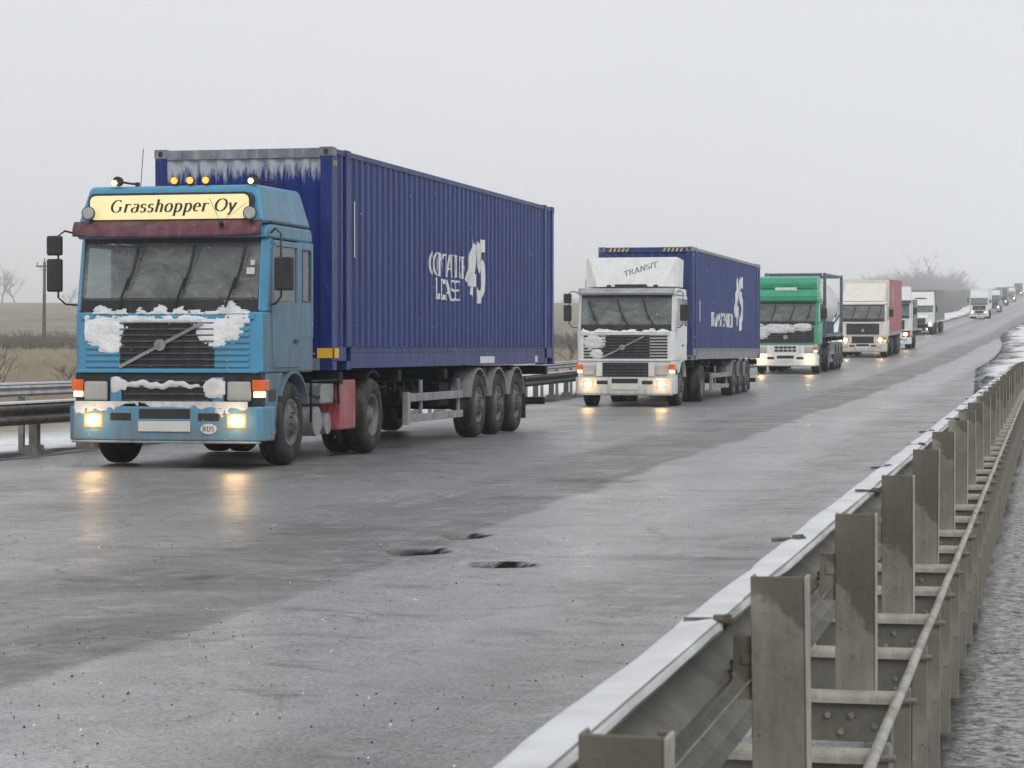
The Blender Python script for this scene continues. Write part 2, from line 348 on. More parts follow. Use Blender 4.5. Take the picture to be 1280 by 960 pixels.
def node_ground():
    m = bpy.data.materials.new('ground_snow_and_field'); m.use_nodes = True; n = m.node_tree.nodes; l = m.node_tree.links.new
    p = n['Principled BSDF']; p.inputs['Roughness'].default_value = .85; p.inputs['Specular IOR Level'].default_value = .25
    t = n.new('ShaderNodeTexCoord')
    at = n.new('ShaderNodeAttribute'); at.attribute_name = 'cover'; sp = n.new('ShaderNodeSeparateColor'); l(at.outputs['Color'], sp.inputs[0])
    def N(scale, det=6, rg=.6, vec=None):
        q = n.new('ShaderNodeTexNoise'); q.inputs['Scale'].default_value = scale; q.inputs['Detail'].default_value = det; q.inputs['Roughness'].default_value = rg
        l(vec or t.outputs['Object'], q.inputs['Vector']); return q.outputs['Fac']
    def ramp(src, a, b, ca, cb):
        r = n.new('ShaderNodeValToRGB'); e = r.color_ramp.elements; e[0].position = a; e[1].position = b; e[0].color = ca + (1,); e[1].color = cb + (1,); l(src, r.inputs[0]); return r.outputs[0]
    def mix(f, a, b):
        x = n.new('ShaderNodeMixRGB'); l(f, x.inputs[0]); l(a, x.inputs[1]); l(b, x.inputs[2]); return x.outputs[0]
    field = ramp(N(.12, 9, .7), .38, .64, (.14, .115, .09), (.33, .28, .215))
    mp = n.new('ShaderNodeMapping'); mp.inputs['Scale'].default_value = (1, .12, 1); l(t.outputs['Object'], mp.inputs[0])
    mud = ramp(N(3.0, 9, .75, mp.outputs[0]), .46, .66, (.035, .033, .03), (.36, .36, .36))
    snow = ramp(N(2.5, 8, .7), .3, .5, (.45, .44, .42), (.80, .82, .84))
    slush = ramp(N(11, 9, .9), .44, .56, (.050, .044, .038), (.50, .49, .48))
    c = mix(sp.outputs[0], mud, snow); c = mix(sp.outputs[1], c, field); c = mix(sp.outputs[2], c, slush)
    l(c, p.inputs['Base Color'])
    b = n.new('ShaderNodeBump'); b.inputs['Strength'].default_value = .6; b.inputs['Distance'].default_value = .03; l(N(14, 8, .75), b.inputs['Height']); l(b.outputs[0], p.inputs['Normal'])
    rr = n.new('ShaderNodeMapRange'); rr.inputs['To Min'].default_value = .85; rr.inputs['To Max'].default_value = .45; l(sp.outputs[2], rr.inputs['Value']); l(rr.outputs[0], p.inputs['Roughness'])
    return m
def build_ground():
    xs = set()
    x = -14.0
    while x > -1500: xs.add(round(x, 3)); x -= max(.35, .035*abs(x + 13))
    x = -14.0
    while x < 3.5: xs.add(round(x, 3)); x += (.35 if x < -2 else .07)
    while x < 900: xs.add(round(x, 3)); x += max(.35, .06*x)
    xs = sorted(xs); ys = []; y = -40
    while y < 2500: ys.append(y); y += .6 if y < 2 else .12 if y < 14 else max(.25, .012*y)
    b = B(); b.grid(lambda u, v: (u, v, G(u, v)), xs, ys)
    o = b.build('ground', node_ground()); tag(o, None, None, kind='structure')
    ca = o.data.color_attributes.new('cover', 'FLOAT_COLOR', 'POINT'); dat = []
    for v in o.data.vertices:
        x, y = v.co.x, v.co.y; xl = XL(y); xr = XR(y)
        if x < xl:
            d = xl - x; n1 = fbm(x*.8, y*.18, 7)
            sn = sst(.7, 1.7, d + n1*.9); fi = sst(9, 15, d + 4*fbm(x*.06, y*.05, 9))
            sl = 0
            if y > 200: fi *= sst(14, 40, d)
        else:
            d = x - xr; sn = sst(.3, 1.6, d + fbm(x*.9, y*.12, 8)*1.3)*sst(42, 50, y); fi = 0; sl = (1 - sst(46, 60, y))*sst(.18, .32, d)
        dat += [sn, fi, sl, 1]
    ca.data.foreach_set('color', dat)
    return o
build_ground()

def pothole(x, y, cracks=True):
    z = 0
    for (cx, cy, rx, ry, dp) in ((-4.45, 16.3, .22, .30, .06), (-3.66, 15.5, .21, .25, .06), (-4.45, 17.7, .16, .24, .035), (-5.2, 22.4, .4, .3, .008),
                                 (-5.0, 25.5, .55, .4, .010), (-5.3, 14.2, .16, .14, .012), (-2.4, 16.2, .9, .12, .008), (-6.3, 46.8, 1.1, .22, .04), (-1.9, 47.2, .9, .2, .03)):
        q = math.hypot((x-cx)/rx, (y-cy)/ry)
        if q > 1.7: continue
        q *= 1 + .42*fbm(x*3.5, y*3.5, 3, 3)
        z -= dp*(1 - sst(.78, 1.0, q))
    if not cracks: return z
    # transverse crack and expansion joint
    cyl_ = 16.35 + .10*math.sin(x*2.3) + .08*nz(x*2, 0, 4)
    if -10.6 < x < -2.6: z -= .024*max(0, 1 - abs(y - cyl_)/.10)*max(0, .62 + 1.0*nz(x*.9, 7, 1))
    z -= .012*max(0, 1 - abs(y - 47.3 - .03*nz(x, 1))/.2) if 46 < y < 49 else 0
    return z
def RZ(x, y):
    h = H(y)
    u = .010*fbm(x*.35, y*.16, 11, 3) + .0022*fbm(x*2.2, y*1.3, 12, 2)
    for c in (-11.55, -9.6, -5.6, -3.5):
        u -= .008*math.exp(-((x - LS(y) - c)/.33)**2)
    return h + u + (pothole(x, y) if y < 60 else 0)
def node_road():
    m = bpy.data.materials.new('wet_asphalt'); m.use_nodes = True; n = m.node_tree.nodes; l = m.node_tree.links.new
    p = n['Principled BSDF']; t = n.new('ShaderNodeTexCoord'); s = n.new('ShaderNodeSeparateXYZ'); l(t.outputs['Object'], s.inputs[0])
    def mth(op, a, b=None, c=None, clamp=False):
        q = n.new('ShaderNodeMath'); q.operation = op; q.use_clamp = clamp
        for i, v in enumerate((a, b, c)):
            if v is None: continue
            if isinstance(v, (int, float)): q.inputs[i].default_value = v
            else: l(v, q.inputs[i])
        return q.outputs[0]
    def N(scale, det=6, rg=.6, sc=(1, 1, 1), dist=0):
        mp = n.new('ShaderNodeMapping'); mp.inputs['Scale'].default_value = sc; l(t.outputs['Object'], mp.inputs[0])
        q = n.new('ShaderNodeTexNoise'); q.inputs['Scale'].default_value = scale; q.inputs['Detail'].default_value = det; q.inputs['Roughness'].default_value = rg; q.inputs['Distortion'].default_value = dist
        l(mp.outputs[0], q.inputs['Vector']); return q.outputs['Fac']
    def mr(v, a, b, c, d, cl=True):
        q = n.new('ShaderNodeMapRange'); q.inputs['From Min'].default_value = a; q.inputs['From Max'].default_value = b; q.inputs['To Min'].default_value = c; q.inputs['To Max'].default_value = d; q.clamp = cl
        l(v, q.inputs['Value']); return q.outputs[0]
    drift = mth('MULTIPLY', mth('MAXIMUM', mth('SUBTRACT', s.outputs['Y'], 15), 0), .032)
    drift = mth('MINIMUM', drift, 1.2)
    xx = mth('ADD', mth('ADD', s.outputs['X'], drift), mth('MULTIPLY', mth('SUBTRACT', N(.35, 7, .7, (1, .35, 1)), .5), 1.1))
    band = n.new('ShaderNodeValToRGB'); band.color_ramp.interpolation = 'EASE'
    u = mr(xx, -14, 0, 0, 1)
    e = band.color_ramp.elements; pts = [(-13.6, .2), (-12.6, .5), (-11.5, .75), (-10.6, .3), (-9.4, .6), (-8.2, .45), (-7.2, .72), (-6.3, .55), (-5.7, .1), (-4.45, .05), (-4.3, .75), (-3.2, .85), (-2.4, .4), (-1.5, .5), (-.7, .1)]
    e[0].position = (pts[0][0] + 14)/14; e[0].color = (pts[0][1],)*3 + (1,); e[1].position = (pts[-1][0] + 14)/14; e[1].color = (pts[-1][1],)*3 + (1,)
    for a, v in pts[1:-1]:
        q = e.new((a + 14)/14); q.color = (v,)*3 + (1,)
    l(u, band.inputs[0])
    big = N(.55, 9, .75, (1, .9, 1), .8)
    wet = mth('ADD', mth('MULTIPLY', band.outputs[0], .75), mth('MULTIPLY', mth('SUBTRACT', big, .5), 1.5)); wet = mth('ADD', wet, .12, clamp=True)
    cols = n.new('ShaderNodeMixRGB'); cols.inputs[1].default_value = (.125, .123, .119, 1); cols.inputs[2].default_value = (.42, .43, .435, 1); l(wet, cols.inputs[0])  # paler wet end: sky sheen put into the base colour, with slush grey
    ag = N(55, 5, .85); agr = n.new('ShaderNodeMixRGB'); agr.blend_type = 'MULTIPLY'; agr.inputs[0].default_value = 1
    cr = n.new('ShaderNodeValToRGB'); cr.color_ramp.elements[0].position = .38; cr.color_ramp.elements[0].color = (.22, .22, .22, 1); cr.color_ramp.elements[1].position = .6; cr.color_ramp.elements[1].color = (1.15, 1.15, 1.15, 1)
    l(ag, cr.inputs[0]); l(cols.outputs[0], agr.inputs[1]); l(cr.outputs[0], agr.inputs[2])
    # cracks
    vo = n.new('ShaderNodeTexVoronoi'); vo.feature = 'DISTANCE_TO_EDGE'; vo.inputs['Scale'].default_value = .35
    wv = n.new('ShaderNodeVectorMath'); wv.operation = 'ADD'; qn = n.new('ShaderNodeTexNoise'); qn.inputs['Scale'].default_value = 1.2; qn.inputs['Detail'].default_value = 6
    l(t.outputs['Object'], qn.inputs['Vector']); l(t.outputs['Object'], wv.inputs[0]); l(qn.outputs['Color'], wv.inputs[1]); l(wv.outputs[0], vo.inputs['Vector'])
    ck = mr(vo.outputs['Distance'], .0, .012, 1, 0); ckm = mth('MULTIPLY', ck, mr(N(.22, 3), .5, .6, 0, .8))
    c2 = n.new('ShaderNodeMixRGB'); c2.inputs[2].default_value = (.02, .02, .02, 1); l(ckm, c2.inputs[0]); l(agr.outputs[0], c2.inputs[1])
    # fine slush film
    trk = N(5, 4, .6, (1, .03, 1), .3)
    sl = mth('MULTIPLY', mr(mth('ADD', mth('MULTIPLY', N(2.6, 10, .82, (1, 1.2, 1), .8), .75), mth('MULTIPLY', trk, .25)), .50, .60, 0, .55), mr(N(.6, 6, .7), .40, .58, .15, 1))
    dk = mth('MULTIPLY', mr(N(1.1, 10, .8, (1, 1.3, 1), 1.0), .52, .62, 0, .75), mr(N(.33, 5, .6, (1, .7, 1)), .46, .56, 0, 1))
    c3 = n.new('ShaderNodeMixRGB'); c3.inputs[2].default_value = (.40, .41, .42, 1); l(sl, c3.inputs[0]); l(c2.outputs[0], c3.inputs[1])
    ha = n.new('ShaderNodeAttribute'); ha.attribute_name = 'hole_shade'; hsp = n.new('ShaderNodeSeparateColor'); l(ha.outputs['Color'], hsp.inputs[0])
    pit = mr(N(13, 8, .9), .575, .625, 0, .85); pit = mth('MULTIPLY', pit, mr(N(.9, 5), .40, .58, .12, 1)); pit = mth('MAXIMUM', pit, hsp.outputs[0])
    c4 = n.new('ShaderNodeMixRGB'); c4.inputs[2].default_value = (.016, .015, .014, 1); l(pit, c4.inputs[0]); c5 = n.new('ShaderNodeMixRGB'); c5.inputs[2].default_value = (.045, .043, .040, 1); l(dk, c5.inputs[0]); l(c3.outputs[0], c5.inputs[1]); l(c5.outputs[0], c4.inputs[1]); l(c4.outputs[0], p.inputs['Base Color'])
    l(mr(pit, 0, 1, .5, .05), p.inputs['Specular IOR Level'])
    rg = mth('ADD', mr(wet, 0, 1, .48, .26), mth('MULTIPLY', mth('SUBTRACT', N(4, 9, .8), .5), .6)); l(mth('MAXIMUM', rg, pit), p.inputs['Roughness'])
    p.inputs['IOR'].default_value = 1.45
    b = n.new('ShaderNodeBump'); b.inputs['Distance'].default_value = .006; l(mr(wet, 0, 1, .7, .28), b.inputs['Strength'])
    hh = mth('ADD', mth('MULTIPLY', N(60, 3, .7), 1), mth('MULTIPLY', N(7, 6, .75), 2.2)); l(hh, b.inputs['Height']); l(b.outputs[0], p.inputs['Normal'])
    return m
def build_road():
    b = B(); ys = []; y = -15.0
    while y < 1250: ys.append(y); y += .3 if y < 5 else max(.07, .0045*y) if y < 60 else .01*y
    us = frange(0, 1, 170)
    b.grid(lambda u, v: (lerp(XL(v) - .15 + .12*nz(v*.7, 3), XR(v) + .12*nz(v*.6, 8), u),) + ((v, RZ(lerp(XL(v), XR(v), u), v))), us, ys)
    o = b.build('road', node_road())
    ca = o.data.color_attributes.new('hole_shade', 'FLOAT_COLOR', 'POINT'); dat = []  # near-black in potholes and cracks: hole shade painted over dark wet gravel
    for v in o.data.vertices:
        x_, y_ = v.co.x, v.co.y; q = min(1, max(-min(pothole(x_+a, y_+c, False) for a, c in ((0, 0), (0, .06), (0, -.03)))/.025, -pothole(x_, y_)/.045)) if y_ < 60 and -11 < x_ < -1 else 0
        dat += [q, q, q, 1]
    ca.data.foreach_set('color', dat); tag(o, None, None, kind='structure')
build_road()

# ------------------------------------------------------------------ lettering
def arc(cx, cy, rx, ry, a0, a1, n=10): return [(cx + rx*math.cos(R(lerp(a0, a1, i/n))), cy + ry*math.sin(R(lerp(a0, a1, i/n)))) for i in range(n+1)]
def sf(x, y, w=.09): return [(x - w, y), (x + w, y)]
GL = {
 'G': (.78, [arc(.38, .36, .32, .36, 48, 315, 18), [(.62, .30), (.62, .08)], sf(.62, .31, .10)]),
 'C': (.72, [arc(.38, .36, .32, .36, 48, 312, 18), [(.60, .72), (.60, .56)], [(.60, .17), (.60, .02)]]),
 'O': (.80, [arc(.39, .36, .33, .36, 0, 360, 26)]),
 'r': (.42, [[(.14, .48), (.14, 0)], [(.15, .30)] + arc(.30, .34, .15, .13, 160, 40, 6), sf(.14, 0), [(.04, .46), (.14, .48)]]),
 'a': (.52, [arc(.25, .13, .18, .14, 0, 360, 16), [(.42, .38), (.42, .02), (.50, .02)], arc(.27, .36, .16, .12, 0, 150, 8)]),
 's': (.42, [arc(.20, .36, .13, .11, 30, 250, 9) + arc(.20, .12, .15, .13, 80, -150, 10)]),
 'h': (.56, [[(.13, .74), (.13, 0)], [(.14, .33)] + arc(.28, .33, .15, .16, 150, 0, 8) + [(.43, 0)], sf(.13, 0), sf(.43, 0), [(.03, .72), (.13, .74)]]),
 'o': (.52, [arc(.26, .24, .20, .25, 0, 360, 20)]),
 'p': (.56, [[(.14, .48), (.14, -.24)], arc(.29, .24, .19, .25, 150, -150, 14), sf(.14, -.24), [(.04, .46), (.14, .48)]]),
 'e': (.48, [[(.08, .26), (.42, .28)] + arc(.25, .25, .18, .24, 8, 305, 14)]),
 'y': (.52, [[(.07, .48), (.25, .02)], [(.45, .48), (.25, .02), (.17, -.18), (.06, -.22)], sf(.07, .48, .07), sf(.45, .48, .07)]),
 'N': (.80, [[(.14, .72), (.14, 0)], [(.14, .72), (.64, .0)], [(.64, .0), (.64, .72)], sf(.14, 0), sf(.10, .72), sf(.64, .72)]),
 'T': (.66, [[(.33, .72), (.33, 0)], [(.05, .70), (.61, .70)], sf(.33, 0), [(.06, .70), (.05, .56)], [(.60, .70), (.61, .56)]]),
 'A': (.76, [[(.36, .72), (.10, 0)], [(.36, .72), (.64, 0)], [(.19, .25), (.55, .25)], sf(.10, 0), sf(.64, 0)]),
 'I': (.34, [[(.17, .72), (.17, 0)], sf(.17, 0), sf(.17, .72)]),
 'E': (.64, [[(.15, .72), (.15, 0)], [(.06, .70), (.56, .70), (.57, .56)], [(.15, .37), (.44, .37)], [(.06, .02), (.56, .02), (.58, .17)]]),
 'F': (.60, [[(.15, .72), (.15, 0)], [(.06, .70), (.56, .70), (.57, .56)], [(.15, .37), (.44, .37)], sf(.15, 0)]),
 'L': (.60, [[(.15, .72), (.15, 0)], sf(.15, .72), [(.06, .02), (.54, .02), (.56, .2)]]),
 'R': (.72, [[(.15, .72), (.15, 0)], [(.06, .70), (.32, .70)] + arc(.34, .54, .18, .16, 90, -90, 10) + [(.16, .38)], [(.34, .38), (.60, 0), (.70, 0)], sf(.15, 0)]),
 'S': (.56, [arc(.28, .54, .19, .17, 30, 255, 12) + arc(.28, .18, .21, .18, 75, -150, 12)]),
 'U': (.72, [[(.14, .72), (.14, .22)] + arc(.35, .22, .21, .22, 180, 360, 12) + [(.56, .72)], sf(.14, .72), sf(.56, .72)]),
 'M': (.92, [[(.12, 0), (.14, .72)], [(.14, .72), (.43, .05)], [(.43, .05), (.72, .72)], [(.72, .72), (.76, 0)]]),
 '4': (.70, [[(.46, .72), (.46, 0)], [(.46, .72), (.06, .22), (.66, .22)]]),
 '5': (.62, [[(.54, .70), (.16, .70)], [(.16, .72), (.14, .40)] + arc(.30, .23, .24, .23, 130, -130, 14)]),
 ' ': (.30, [])}
def text(b, s, P, size, thick=.13, thin=.045, shear=0, track=0, m=0, center=True, fine=None):
    """strokes with broad verticals and thin horizontals; P(u, v, k) gives the point in space"""
    wd = sum(GL[c][0] + track for c in s); x0 = -wd/2*size if center else 0; k = 0
    for c in s:
        for st in GL[c][1]:
            k += 1; pts = [Vector((p[0] + shear*p[1], p[1])) for p in st]; q = []
            if fine:
                dense = [pts[0]]
                for a, e in zip(pts, pts[1:]):
                    nn = max(1, int(abs((e - a).x)*size/fine)); dense += [a.lerp(e, (i+1)/nn) for i in range(nn)]
                pts = dense
            for i, p in enumerate(pts):
                d = pts[min(i+1, len(pts)-1)] - pts[max(i-1, 0)]
                if d.length < 1e-6: d = Vector((1, 0))
                d.normalize(); w = lerp(thin, thick, abs(d.y)**1.2)/2; nrm = Vector((-d.y, d.x))
                nw = 1 if not fine else max(1, int(w*2*size/fine))
                q.append([p + nrm*w*lerp(1, -1, j/nw) for j in range(nw+1)] if not fine else [p + nrm*w*lerp(1, -1, j/4) for j in range(5)])
            nn = min(len(r_) for r_ in q); vs = [P(x0 + v.x*size, v.y*size, k % 7) for r_ in q for v in r_[:nn]]
            fs = [(i*nn + j, i*nn + j + 1, (i+1)*nn + j + 1, (i+1)*nn + j) for i in range(len(q)-1) for j in range(nn-1)]
            b.add(vs, fs, m)
        x0 += (GL[c][0] + track)*size

# ------------------------------------------------------------------ snow lying on vehicles
def snow_sheet(P, us, vs, mask, t=.05, seed=0):
    b = B(); mk = {}
    full_ = lambda a, c: mask(a, c) + .25*fbm(a*6 + seed, c*6, seed, 3) + .16*fbm(a*23, c*23, seed, 2)
    def mv(u, v):
        if (u, v) not in mk: mk[(u, v)] = full_(u, v)
        return mk[(u, v)]
    def fn(u, v):
        q = mv(u, v); cell = us[1] - us[0]
        if q <= 0:
            e = 1e-3; m0 = full_
            gx = (m0(u+e, v) - q)/e; gy = (m0(u, v+e) - q)/e; g2 = gx*gx + gy*gy + 1e-9
            dx = -q*gx/g2; dy = -q*gy/g2; ln_ = math.hypot(dx, dy); k = min(1, cell*1.3/(ln_ + 1e-9)); return P(u + dx*k, v + dy*k, -.004)
        th = t*(sst(0, .5, q)*(.75 + .45*fbm(u*6, v*9, seed, 3) + .22*nz(u*26, v*26, seed)) + .02) - .003
        return P(u, v, th if q > 0 else -.035)
    b.grid(fn, us, vs, keep=lambda u0, v0, u1, v1: max(mv(u0, v0), mv(u1, v0), mv(u0, v1), mv(u1, v1)) > 0)
    return b

# ------------------------------------------------------------------ wheels
def wheel(parent, x, y, sx, r=.52, w=.30, hub='front', seg=36, dual=False):
    b = B(); n = seg
    prof = [(-w*.5, r*.58), (-w*.5, r*.80), (-w*.46, r*.93), (-w*.34, r*.985), (-w*.20, r), (0, r), (w*.20, r), (w*.34, r*.985), (w*.46, r*.93), (w*.5, r*.80), (w*.48, r*.60), (w*.40, r*.56)]
    g = B(); g.lathe(prof, (0, 0, 0), n, sx=sx)
    if dual: g.lathe(prof, (-sx*w*1.12, 0, 0), n, sx=sx)
    if hub == 'front': rp_ = [(w*.40, r*.57), (w*.47, r*.56), (w*.42, r*.50), (w*.36, r*.44), (w*.40, r*.34), (w*.52, r*.30), (w*.54, r*.20), (w*.66, r*.17), (w*.68, .001)]
    else: rp_ = [(w*.40, r*.57), (w*.47, r*.56), (w*.42, r*.51), (w*.05, r*.47), (-w*.10, r*.38), (-w*.05, r*.30), (w*.25, r*.26), (w*.40, r*.20), (w*.42, .001)]
    b.lathe(rp_, (0, 0, 0), n, sx=sx)
    rr = r*(.25 if hub == 'front' else .34); dx = w*(.54 if hub == 'front' else -.04)
    for i in range(10):
        a = 2*math.pi*i/10; c = (sx*dx, rr*math.cos(a), rr*math.sin(a)); b.cyl(c, (sx*(dx + .035), c[1], c[2]), .016, 6)
    o = b.build('wheel', M['rim'], parent); o.location = (x, y, r)
    g.build('tyre', M['rubber'], o)
    return o

# ------------------------------------------------------------------ cab-over tractor
def make_tractor(name, label, loc, paint, side=None, opts=None, pitch=0, cat='truck', yaw=0):
    o = dict(roof='high', lamps='fog', slats=8, lower=M['black'], bump=None, full=True, hw=1.22, yb=2.0, roofz=2.93, wb=3.56, axle=1.2, visor=None,
             snow=None, spill=0, gw=None, lowgrille=True, lampmat=M['lamp'], sidebox=True, marker=True, gril='volvo', wsx=1.12, chassis=True, pillar=None)
    o.update(opts or {}); side = side or paint; full = o['full']; hw = o['hw']; yb = o['yb']; rz = o['roofz']; bump = o['bump'] or paint; lm = o['lampmat']
    t = thing(name, label, cat, loc, rot=(pitch, 0, yaw), group=o.get('group'))
    ax = o['axle']
    # cab lower shell: front corners chamfered
    fy = .10
    b = B(); ch = .10
    poly = [(-hw + ch, fy), (hw - ch, fy), (hw - .03, fy + .05), (hw, fy + ch + .03), (hw, yb), (-hw, yb), (-hw, fy + ch + .03), (-hw + .03, fy + .05)]
    b.prism(poly, 'z', 1.14, 1.87)
    # pillars
    wz0, wz1 = 1.87, 2.76; wy0, wy1 = fy + .02, fy + .17
    for s in (-1, 1):
        b.hexa([(s*(hw-.09), wy0, wz0), (s*hw, wy0+.10, wz0), (s*hw, wy0+.22, wz0), (s*(hw-.09), wy0+.16, wz0),
                (s*(hw-.10), wy1, wz1), (s*(hw-.01), wy1+.10, wz1), (s*(hw-.01), wy1+.22, wz1), (s*(hw-.10), wy1+.16, wz1)])
    b.box(-hw+.01, hw-.01, yb-.06, yb, wz0, wz1)
    # roof slab with rounded edge
    roof = [(wy1-.05, wz1), (wy1-.04, wz1+.08), (wy1+.05, rz-.02), (wy1+.2, rz), (yb-.05, rz), (yb, rz-.06), (yb, wz1)]
    b.prism(roof, 'x', -hw+.01, hw-.01)
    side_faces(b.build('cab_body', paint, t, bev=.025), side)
    # side panels behind the door with sleeper window, both sides
    dy0, dy1 = wy1 + .16, 1.42
    for s in (-1, 1):
        X0, X1 = (hw-.035, hw+.004) if s > 0 else (-hw-.004, -hw+.035)
        q = B(); a0, a1 = 1.50, yb - .06
        if full:
            q.box(X0, X1, dy1+.012, a0+.05, wz0-.3, wz1-.004); q.box(X0, X1, a1-.05, yb-.003, wz0-.3, wz1-.004)
            q.box(X0, X1, a0+.05, a1-.05, wz0-.3, 2.02); q.box(X0, X1, a0+.05, a1-.05, 2.66, wz1-.004)
        else: q.box(X0, X1, dy1+.012, yb-.003, wz0-.3, wz1-.004)
        q.build('sleeper_panel', side, t, bev=.006)
        if full:
            g = B(); g.box(X0+.012, X1-.012, a0+.055, a1-.055, 2.025, 2.655); g.build('side_window', M['glass_side'], t)
            g = B()
            for (y0_, y1_, z0_, z1_) in ((a0+.04, a0+.06, 2.01, 2.67), (a1-.06, a1-.04, 2.01, 2.67), (a0+.06, a1-.06, 2.01, 2.03), (a0+.06, a1-.06, 2.65, 2.67)):
                g.box(X1 if s > 0 else X0-.006, X1+.006 if s > 0 else X0, y0_, y1_, z0_, z1_)
            g.build('window_seal', M['black'], t)
        # door
        d = B(); XA, XB = (hw-.03, hw+.014) if s > 0 else (-hw-.014, -hw+.03)
        d.prism([(dy0, 1.20), (dy1-.02, 1.20), (dy1-.02, 2.0), (dy0-.08, 2.0)] if True else [], 'x', XA, XB)
        d.box(XA, XB, dy1-.09, dy1-.02, 2.0, 2.74); d.box(XA, XB, dy0-.0, dy1-.09, 2.67, 2.74)
        d.hexa([(XA, dy0-.08, 2.0), (XB, dy0-.08, 2.0), (XB, dy0+.0, 2.0), (XA, dy0+.0, 2.0), (XA, dy0, 2.74), (XB, dy0, 2.74), (XB, dy0+.06, 2.67), (XA, dy0+.06, 2.67)])
        do = d.build('door', side, t, bev=.006)
        h_ = B(); h_.box(XB-.002 if s > 0 else XA-.02, XB+.02 if s > 0 else XA+.002, dy1-.24, dy1-.10, 1.50, 1.545); h_.build('handle', M['black'], do)
        w_ = B(); w_.add([(XB-.02*s if s > 0 else XA+.02, dy0-.0, 2.005), (XB-.02 if s > 0 else XA+.02, dy1-.095, 2.005), (XB-.02 if s > 0 else XA+.02, dy1-.095, 2.665), (XB-.02 if s > 0 else XA+.02, dy0+.06, 2.665)], [(0, 1, 2, 3)])
        w_.build('window_pane', M['glass_side'], do)
        # corner step panel ahead of the wheel and mudguard
        c = B(); x0, x1 = (hw-.30, hw-.01) if s > 0 else (-hw+.01, -hw+.30)
        c.prism([(.22, .40), (ax-.62, .40), (ax-.60, .70), (ax-.50, .95), (ax-.34, 1.135), (.22, 1.135)], 'x', x0, x1)
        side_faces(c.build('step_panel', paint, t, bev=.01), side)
        if full:
            st = B()
            for z in (.45, .80): st.box(x0+.02 if s < 0 else x1-.12, x0+.12 if s < 0 else x1+.006, .30, ax-.64, z, z+.14)
            st.build('step', M['black'], t)
        mg = B(); n = 14; rr = .60; th = .03; xo0, xo1 = (hw-.36, hw+.02) if s > 0 else (-hw-.02, -hw+.36)
        pts = [(ax + math.cos(R(a))*rr, .56 + math.sin(R(a))*rr) for a in frange(150, 18, n)]; pti = [(ax + math.cos(R(a))*(rr-th), .56 + math.sin(R(a))*(rr-th)) for a in frange(150, 18, n)]
        mg.prism(pts + pti[::-1], 'x', xo0, xo1); mg.build('mudguard', side, t)
        # mirrors
        if s > 0: ms = [(-.06, -.02, 2.12, 2.52, .24)]
        else: ms = [(-.30, 0, 2.12, 2.52, .20), (-.26, 0, 2.56, 2.80, .20)]
        mp_ = B(); e = s*(hw + .01); yy = .16
        mp_.tube([(e, wy0+.22, 2.82), (s*(hw+.12), yy, 2.86), (s*(hw+.20), yy-.02, 2.80), (s*(hw+.20), yy-.02, 2.05), (s*(hw+.12), yy+.02, 1.97), (e, wy0+.25, 1.96)], .013, 6)
        mir = mp_.build('mirror_arm', M['black'], t)
        for (_, _, z0, z1, w0) in ms:
            mb = B(); a_, c_ = s*(hw+.13), s*(hw+.13+w0); xa, xb = min(a_, c_), max(a_, c_)
            mb.box(xa, xb, yy-.09, yy-.02, z0, z1); mo = mb.build('mirror', M['black'], t, bev=.025)
            gm = B(); gm.box(xa+.02, xb-.02, yy-.019, yy-.014, z0+.02, z1-.02); gm.build('mirror_glass', M['mirror'], mo)
    # windscreen
    wx = o['wsx']; g = B(); us = frange(-wx, wx, 16); vs = frange(0, 1, 6)
    g.grid(lambda u, v: (u, lerp(wy0-.01, wy1-.02, v) + .06*(abs(u)/wx)**3, lerp(2.02, wz1, v)), us, vs); g.build('windscreen', M['glass'], t)
    sl = B(); sl.grid(lambda u, v: (u, lerp(wy0-.014, wy0-.004, v) + .06*(abs(u)/wx)**3 - .004, lerp(1.86, 2.04, v)), us, [0, 1]); sl.grid(lambda u, v: (u, wy1-.032 + .06*(abs(u)/wx)**3, lerp(2.70, 2.79, v)), us, [0, 1]); sl.build('windscreen_seal', M['black'], t)
    # cowl with wipers
    if full:
        for px in (-.62, .10, .74):
            w_ = B(); lean = .30 if not o.get('wiper_right') else -.38; yb_ = wy0 - .045
            w_.tube([(px, yb_, 1.93), (px + lean*.45, yb_+.0, 2.28)], .016, 5); w_.tube([(px + lean*.35, yb_+.01, 2.14), (px + lean*.62, yb_+.05, 2.40), (px + lean*.8, yb_+.07, 2.66)], .019, 5)
            w_.build('wiper', M['black'], t)
        # interior
        it = B(); it.box(-hw+.05, hw-.05, wy0+.1, wy0+.48, 1.88, 1.98); it.build('dashboard', M['board'], t, bev=.04)
        it = B(); it.box(-hw+.03, hw-.03, yb-.10, yb-.065, 1.88, wz1-.01); it.build('rear_curtain', M['trim'], t)
        for cx in (-.62, .62):
            it = B(); it.box(cx-.26, cx+.26, 1.0, 1.12, 1.88, 2.36); it.box(cx-.14, cx+.14, 1.02, 1.10, 2.38, 2.56); it.build('seat', M['seat'], t, bev=.05)
        it = B(); c = Vector((.62, .72, 2.0)); d1 = Vector((1, 0, 0)); d2 = Vector((0, .75, .66))
        it.tube([c + d1*.22*math.cos(a) + d2*.22*math.sin(a) for a in frange(0, 2*math.pi, 20)], .014, 6); it.build('steering_wheel', M['black'], t)
    # grille panel
    gz0, gz1 = 1.17, 1.83
    gb = B(); gw = o['gw'] or (.60 if o['gril'] == 'volvo' else .85)
    gb.box(-gw, gw, fy-.006, fy+.002, gz0+.03, gz1-.06, 0); go = gb.build('grille', M['black'], t)
    ns = o['slats']; s_ = B(); s2 = B()
    for i in range(ns):
        z = lerp(gz0+.05, gz1-.10, i/(ns-1)); s_.box(-gw, gw, fy-.035, fy-.008, z, z+.018)

